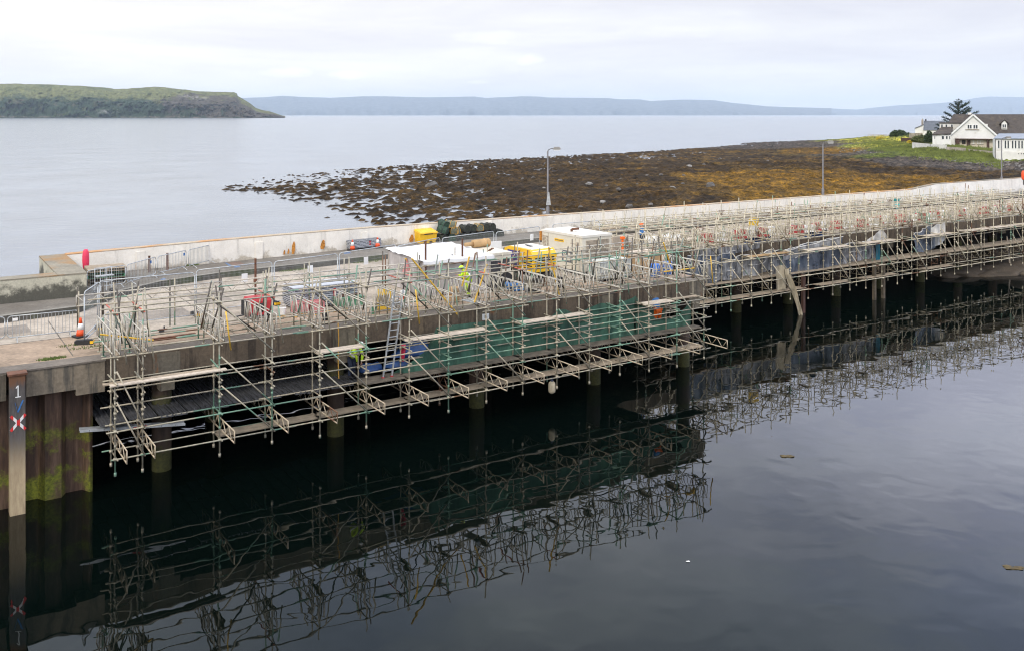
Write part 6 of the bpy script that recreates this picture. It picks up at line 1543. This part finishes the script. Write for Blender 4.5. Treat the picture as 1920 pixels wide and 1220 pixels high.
m = MB(); m.tube((c_x(1736), 3.2, c_z(228)), (c_x(1736), 3.2, c_z(223.5)), .22, 8); m.build('flue', 'dark', rr_)
m = MB(); m.prismy([(0, -2), (c_x(1731.9), -2), (c_x(1731.9), c_z(235)), (0, c_z(241.5))], 1, 6); m.build('side_wing', 'render', ct)
m = MB(); m.add([(-.2,.7,c_z(241.8)),(c_x(1731.8),.7,c_z(235)),(c_x(1731.8),6.2,c_z(235)),(-.2,6.2,c_z(241.8)),(-.2,.7,c_z(240.6)),(c_x(1731.8),.7,c_z(233.9)),(c_x(1731.8),6.2,c_z(233.9)),(-.2,6.2,c_z(240.6))], [(0,3,2,1),(4,5,6,7),(0,1,5,4),(1,2,6,5),(2,3,7,6),(3,0,4,7)]); m.build('wing_roof', 'slate', ct)
win(ct, c_x(1737), c_x(1741.5), c_z(252.5), c_z(246), 0, 1, True); win(ct, c_x(1750), c_x(1753), c_z(252.5), c_z(247), 0, 1, True)
# boundary walls, fences
def lowwall(name, label, pts, h, th, mat):
    r = thingw(name, label, 'wall', pts[0][0], pts[0][1], pts[0][2]); o0 = Vector(pts[0]); m = MB()
    for a, b in zip(pts[:-1], pts[1:]):
        a, b = Vector(a)-o0, Vector(b)-o0
        m.add([(a.x,a.y,a.z-1.2),(b.x,b.y,b.z-1.2),(b.x,b.y+th,b.z-1.2),(a.x,a.y+th,a.z-1.2),(a.x,a.y,a.z+h),(b.x,b.y,b.z+h),(b.x,b.y+th,b.z+h),(a.x,a.y+th,a.z+h)], [(0,3,2,1),(4,5,6,7),(0,1,5,4),(1,2,6,5),(2,3,7,6),(3,0,4,7)])
    m.build('wall_body', mat, r); return r
lowwall('boundary_wall', 'white painted garden wall running in front of the gabled house', [AT(1711, 276, 262), AT(1745, 279.5, 246), AT(1775.5, 282.5, 238)], 1.3, .35, 'oldwhite')
lowwall('boundary_wall', 'low grey stone wall under the veranda of the gabled house', [AT(1775.8, 283, 236), AT(1811, 285.5, 232)], 1.0, .4, 'stone')
lowwall('boundary_wall', 'low pierced stone wall between the veranda and the sunroom', [AT(1817, 286.5, 232), AT(1866, 291, 226)], .85, .4, 'stone')
lowwall('boundary_wall', 'dry stone field wall left of the cottage', [AT(1706, 259, 312), AT(1730, 258, 305)], 1.5, .5, 'stone')
r = thingw('garden_fence', 'dark timber fence panel standing on the meadow', 'fence', *AT(1690, 268, 300)); m = MB(); m.bx(0, 3.4, 0, .1, 0, 1.55); m.build('boards', 'brownwood', r); m = MB(); m.bx(-.1, .05, -.05, .15, 0, 1.7); m.bx(3.35, 3.5, -.05, .15, 0, 1.7); m.build('posts', 'brownwood', r)
r = thingw('field_fence', 'grey post fence along the point behind the meadow', 'fence', *AT(1628, 258, 372)); m = MB()
for i in range(9): m.bx(i*1.0, i*1.0+.12, 0, .12, -.6, 1.2)
m.build('posts', 'plank', r); m = MB(); m.bx(0, 8.2, .02, .08, .4, .55); m.bx(0, 8.2, .02, .08, .9, 1.05); m.build('rails', 'plank', r)

# ---------------------------------------------------------------- plants
M['conifer'] = simple('conifer_needles', (.012, .030, .020, 1), .8, 0, .5, 1.5)
M['bush'] = simple('bush_leaves', (.025, .048, .014, 1), .8, 0, .5, 1.5)
M['gorse'] = simple('gorse_yellow', (.42, .32, .02, 1), .8, 0, .4, 2)
M['shrub'] = simple('shrub_leaves', (.07, .085, .02, 1), .8, 0, .5, 1)
M['bark'] = simple('bark', (.06, .045, .035, 1), .9, 0, .4, 3)
def leaf(m, c, s):
    a = Vector((random.gauss(0, 1), random.gauss(0, 1), random.gauss(0, 1))).normalized(); b = a.orthogonal().normalized()*s
    m.add([c-a*s, c+b, c+a*s*1.2], [(0, 1, 2)])
kt = 275/F; base = AT(1797, 268, 275); tr = thingw('conifer_tree', 'windswept dark conifer rising behind the gabled house', 'tree', *base)
tx = lambda px, py, dy=0: Vector(((px-1797)*kt, dy, (268-py)*kt))
m = MB(); m.tube((0, 0, -1), tx(1796.5, 240), .38, 8, .28); m.tube(tx(1796.5, 240), tx(1797.5, 205), .28, 8, .14); m.tube(tx(1797.5, 205), tx(1796.5, 186), .14, 6, .03)
fo = MB()
br = [(1817.5, 191, 0), (1824.5, 202.5, 1), (1829, 209.5, -1), (1811, 201, -1), (1779, 200.5, 0), (1786, 195, 1), (1770.5, 210.5, 0), (1766, 224.5, -1), (1753, 233, -1), (1756, 240, 0), (1775, 219, 2), (1818, 212, 2), (1783, 208, -2), (1808, 194, -1), (1772, 232, 1), (1802, 199, 2), (1790, 204, -2), (1811, 207, -2), (1788, 216, 2), (1806, 219, -2), (1790, 190, 0), (1803, 189, 0)]
for (px, py, dy) in br:
    e = tx(px, py, dy*1.3); s0 = tx(1797, py+8+.25*abs(px-1797)); s0.x = .1; m.tube(s0, e, .11, 5, .02)
    n = int(26+abs(px-1797)*2.4)
    for q in range(n*3):
        t = .12+.9*random.random()**.8; c = s0.lerp(e, t)+Vector((random.gauss(0, .22), random.gauss(0, .35), random.gauss(0, .13)-.05))
        leaf(fo, c, random.uniform(.10, .26))
for q in range(260):
    t = random.random(); c = tx(1797, 218-32*t)+Vector((random.gauss(0, 1.1*(1-t)+.25), random.gauss(0, 1.1*(1-t)+.25), 0)); leaf(fo, c, random.uniform(.12, .28))
m.build('trunk', 'bark', tr); fo.build('crown', 'conifer', tr, fix=False)
def bushy(name, label, px, py, Y, w, h, mat, n, s=.25):
    r = thingw(name, label, 'bush', *AT(px, py, Y)); m = MB()
    for q in range(n):
        a = random.uniform(0, 6.28); b = random.random(); rr = random.random()**.4
        c = Vector((w*rr*math.cos(a)*math.sqrt(1-b*b), w*.6*rr*math.sin(a)*math.sqrt(1-b*b), h*rr*b))
        c += Vector((.25*mnoise.noise(c*.8), 0, .3*mnoise.noise(c*.9+Vector((5, 5, 5))))); leaf(m, c, random.uniform(s*.5, s*1.2))
    m.build('foliage', mat, r, fix=False); m = MB()
    for q in range(4): m.tube((0, 0, -.3), (random.uniform(-.5, .5)*w, random.uniform(-.3, .3)*w, h*.6), .05, 5)
    m.build('stem', 'bark', r)
bushy('round_bush', 'dark green rounded bush on the point left of the cottage', 1685, 256, 345, 3.4, 2.3, 'bush', 2600, .4)
bushy('round_bush', 'small dark bush between the round bush and the cottage', 1704, 255.5, 340, 1.6, 1.3, 'bush', 900, .3)
bushy('gorse_bush', 'yellow flowering gorse on the meadow left of the fence panel', 1651, 261.5, 335, 1.8, 1.0, 'gorse', 700, .25)
bushy('gorse_bush', 'yellow gorse at the left end of the white garden wall', 1706, 268.5, 268, .9, .9, 'gorse', 300, .2)
bushy('garden_shrub', 'olive shrub behind the white garden wall', 1726, 269, 268, 3.0, 2.4, 'shrub', 2200, .3)
bushy('garden_shrub', 'darker tall shrub against the annex of the gabled house', 1742, 266, 262, 1.5, 3.0, 'bush', 1300, .3)
bushy('garden_shrub', 'low olive scrub on the meadow edge above the shingle', 1716, 268, 280, 2.2, 1.2, 'shrub', 900, .3)
# rough grass on the bank as one mass
m = MB()
for q in range(26000):
    px = random.uniform(1580, 1880); t = (px-1596)/284
    if px < 1640 and random.random() > (px-1580)/60: continue
    py = np.interp(px, [1596, 1660, 1720, 1780, 1830, 1880], [266, 275, 284, 288, 291, 305])+random.gauss(0, 4.5)
    y = F*(CAMZ-2.9)/(py-PY0); x = (px-PX0)*y/F; j = int(np.argmin(abs(ys-y))); i = int(np.argmin(abs(xs-x))); z = float(Z[j, i])
    if z < 2.3: continue
    h = random.uniform(.15, .55); dx = random.uniform(-.2, .2); m.add([(x-.07, y, z-.05), (x+.07, y, z-.05), (x+dx, y+.05, z+h)], [(0, 1, 2)])
M['bankgrass'] = simple('bank_grass', (.125, .15, .03, 1), .8, 0, .6, .35)
o = m.build('grass', 'bankgrass', fix=False); tag(o, kind='stuff')
# floating weed
def floating(px, py, r, label, mat='weed'):
    x, y = GP(px, py, 0); m = MB()
    for k in range(14): m.blob((random.uniform(-r, r), random.uniform(-r*.6, r*.6), .012), random.uniform(.03, .09)*min(1, max(.35, r/.16)), k, .5, 1, (1.8, 1, .25))
    o = m.build('floating_weed', mat); o.location = (x, y, 0); tag(o, label, 'seaweed')
floating(1477, 855, .16, 'small clump of brown weed floating in mid harbour'); floating(1902, 1065, .22, 'brown weed clump floating near the right frame edge'); floating(1290, 1052, .005, 'tiny pale feather floating on the dark water', 'white')

# ================================================================ AIR, SKY, SUN, CAMERA
mt = bpy.data.materials.new('haze'); mt.use_nodes = True; nt = mt.node_tree; nt.nodes.clear()
out = N(nt, 'ShaderNodeOutputMaterial'); pv = N(nt, 'ShaderNodeVolumePrincipled'); pv.inputs['Density'].default_value = HAZE
pv.inputs['Color'].default_value = (.72, .85, 1.0, 1); pv.inputs['Anisotropy'].default_value = 0.1
nt.links.new(pv.outputs[0], out.inputs['Volume']); M['haze'] = mt
m = MB(); m.bx(-30000, 30000, -900, 30500, -6, 560); o = m.build('haze', 'haze'); tag(o, kind='stuff')

wd = bpy.data.worlds.new('World'); SC.world = wd; wd.use_nodes = True; nt = wd.node_tree
bg = nt.nodes['Background']; sky = N(nt, 'ShaderNodeTexSky'); sky.sky_type = 'NISHITA'; sky.sun_disc = False
SUN_EL, SUN_AZ = R(38), R(205)         # sun behind the camera, to its left
sky.sun_elevation = SUN_EL; sky.sun_rotation = SUN_AZ; sky.dust_density = 2.5; sky.ozone_density = 1.5
d = N(nt, 'ShaderNodeTexCoord').outputs['Generated']; zz = sep(nt, d)[2]; xx = sep(nt, d)[0]
n1 = noise_n(nt, mapping(nt, d, (2.2, 2.2, 14), loc=(.3, .2, .1)), 1.6, 6, .55, .3)
n2 = noise_n(nt, mapping(nt, d, (1.6, 1.6, 5.5), loc=(4.3, 1.2, .4)), 1.5, 6, .6, .5)
cov = step(nt, n2, .30, .56)
low = step(nt, zz, .42, .12)
cov = math_n(nt, 'MAXIMUM', math_n(nt, 'ADD', math_n(nt, 'MULTIPLY', cov, .30), .66), low)
cov = math_n(nt, 'MULTIPLY', cov, .97)
cl1 = ramp(nt, n1, [(.30, (7.4, 7.35, 7.75)), (.5, (8.4, 8.35, 8.4)), (.68, (9.5, 9.45, 9.2))])
# brighter toward the left, greyer blue to the right, as the cloud deck is
lr = step(nt, xx, .45, -.45)
cl1 = mixc(nt, lr, mixc(nt, 1.0, cl1, (.88, .885, .93, 1), 'MULTIPLY'), mixc(nt, 1.0, cl1, (1.03, 1.01, 1.0, 1), 'MULTIPLY'))
# small cumulus heads standing low over the far hills
yy = sep(nt, d)[1]; az = math_n(nt, 'DIVIDE', xx, yy); el = math_n(nt, 'DIVIDE', zz, yy)
wob = math_n(nt, 'MULTIPLY', math_n(nt, 'SUBTRACT', noise_n(nt, mapping(nt, d, (30, 30, 60)), 1.6, 5, .65), .5), 2.6)
cu = None
for px, py, w, h, k_ in ((540, 137, 52, 11, .8), (655, 141, 42, 9, .95), (987, 112, 34, 11, .6), (900, 155, 22, 4, .35), (915, 70, 75, 14, .3), (1250, 60, 110, 12, .2), (60, 20, 70, 16, -.15)):
    e1 = math_n(nt, 'POWER', math_n(nt, 'DIVIDE', math_n(nt, 'SUBTRACT', az, (px-PX0)/F), w/F), 2.0)
    e2 = math_n(nt, 'POWER', math_n(nt, 'DIVIDE', math_n(nt, 'SUBTRACT', el, (PY0-py)/F), h/F), 2.0)
    mk = math_n(nt, 'MULTIPLY', step(nt, math_n(nt, 'ADD', math_n(nt, 'ADD', e1, e2), wob), 1.25, -.1), k_)
    cu = mk if cu is None else math_n(nt, 'ADD', cu, mk)
cu = math_n(nt, 'MULTIPLY', cu, math_n(nt, 'GREATER_THAN', yy, .2))
cl1 = mixc(nt, math_n(nt, 'MULTIPLY', cu, 1.0, True), cl1, (10.2, 10.05, 9.9, 1))
hi = step(nt, zz, .11, .30)
n4 = noise_n(nt, mapping(nt, d, (1, 1, 2.2), loc=(2.3, 5.2, .9)), 3.2, 6, .6, .6)
blot = ramp(nt, n4, [(.36, (.82, .85, .95)), (.52, (1.0, 1.0, 1.0)), (.66, (1.15, 1.13, 1.10))])
cl1 = mixc(nt, hi, cl1, mixc(nt, 1.0, cl1, (1.85, 1.92, 2.08, 1), 'MULTIPLY'))
cl1 = mixc(nt, hi, cl1, mixc(nt, 1.0, cl1, blot, 'MULTIPLY'))
cl1 = mixc(nt, step(nt, zz, .30, .50), cl1, mixc(nt, 1.0, cl1, (.56, .62, .64, 1), 'MULTIPLY'))
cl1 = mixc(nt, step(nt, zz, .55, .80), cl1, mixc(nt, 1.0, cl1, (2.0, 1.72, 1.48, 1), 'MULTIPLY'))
cl1 = mixc(nt, math_n(nt, 'MULTIPLY', hi, step(nt, xx, .05, .5)), cl1, mixc(nt, 1.0, cl1, (1.22, 1.24, 1.32, 1), 'MULTIPLY'))
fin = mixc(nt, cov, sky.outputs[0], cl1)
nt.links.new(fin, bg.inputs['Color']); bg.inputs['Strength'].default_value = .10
sl = bpy.data.lights.new('sun', 'SUN'); sl.energy = SUNE; sl.angle = R(14); sl.color = (1, .94, .84)
so = bpy.data.objects.new('sun', sl); COL.objects.link(so)
sd = Vector((math.sin(SUN_AZ)*math.cos(SUN_EL), math.cos(SUN_AZ)*math.cos(SUN_EL), math.sin(SUN_EL)))
so.rotation_euler = sd.to_track_quat('Z', 'Y').to_euler()
cam = bpy.data.cameras.new('camera'); co = bpy.data.objects.new('camera', cam); COL.objects.link(co); SC.camera = co
co.location = (0, 0, CAMZ); co.rotation_euler = (R(90), 0, 0)
cam.sensor_width = 36; cam.sensor_fit = 'HORIZONTAL'; cam.lens = 36*F/1920
cam.shift_x = 0; cam.shift_y = -(610-PY0)/1920
cam.clip_start = .5; cam.clip_end = 60000
SC.view_settings.view_transform = 'Standard'; SC.view_settings.look = 'None'; SC.view_settings.exposure = EXPO; SC.view_settings.gamma = 1
SC.render.engine = 'CYCLES'; SC.cycles.use_denoising = True
try: SC.cycles.denoiser = 'OPENIMAGEDENOISE'
except Exception: pass
SC.cycles.max_bounces = 8; SC.cycles.volume_bounces = 1; SC.cycles.filter_width = 1.1; SC.cycles.transparent_max_bounces = 12; SC.cycles.caustics_reflective = False; SC.cycles.caustics_refractive = False
SC.cycles.sample_clamp_indirect = 6
SC.render.filter_size = 1.2 if hasattr(SC.render, 'filter_size') else 1
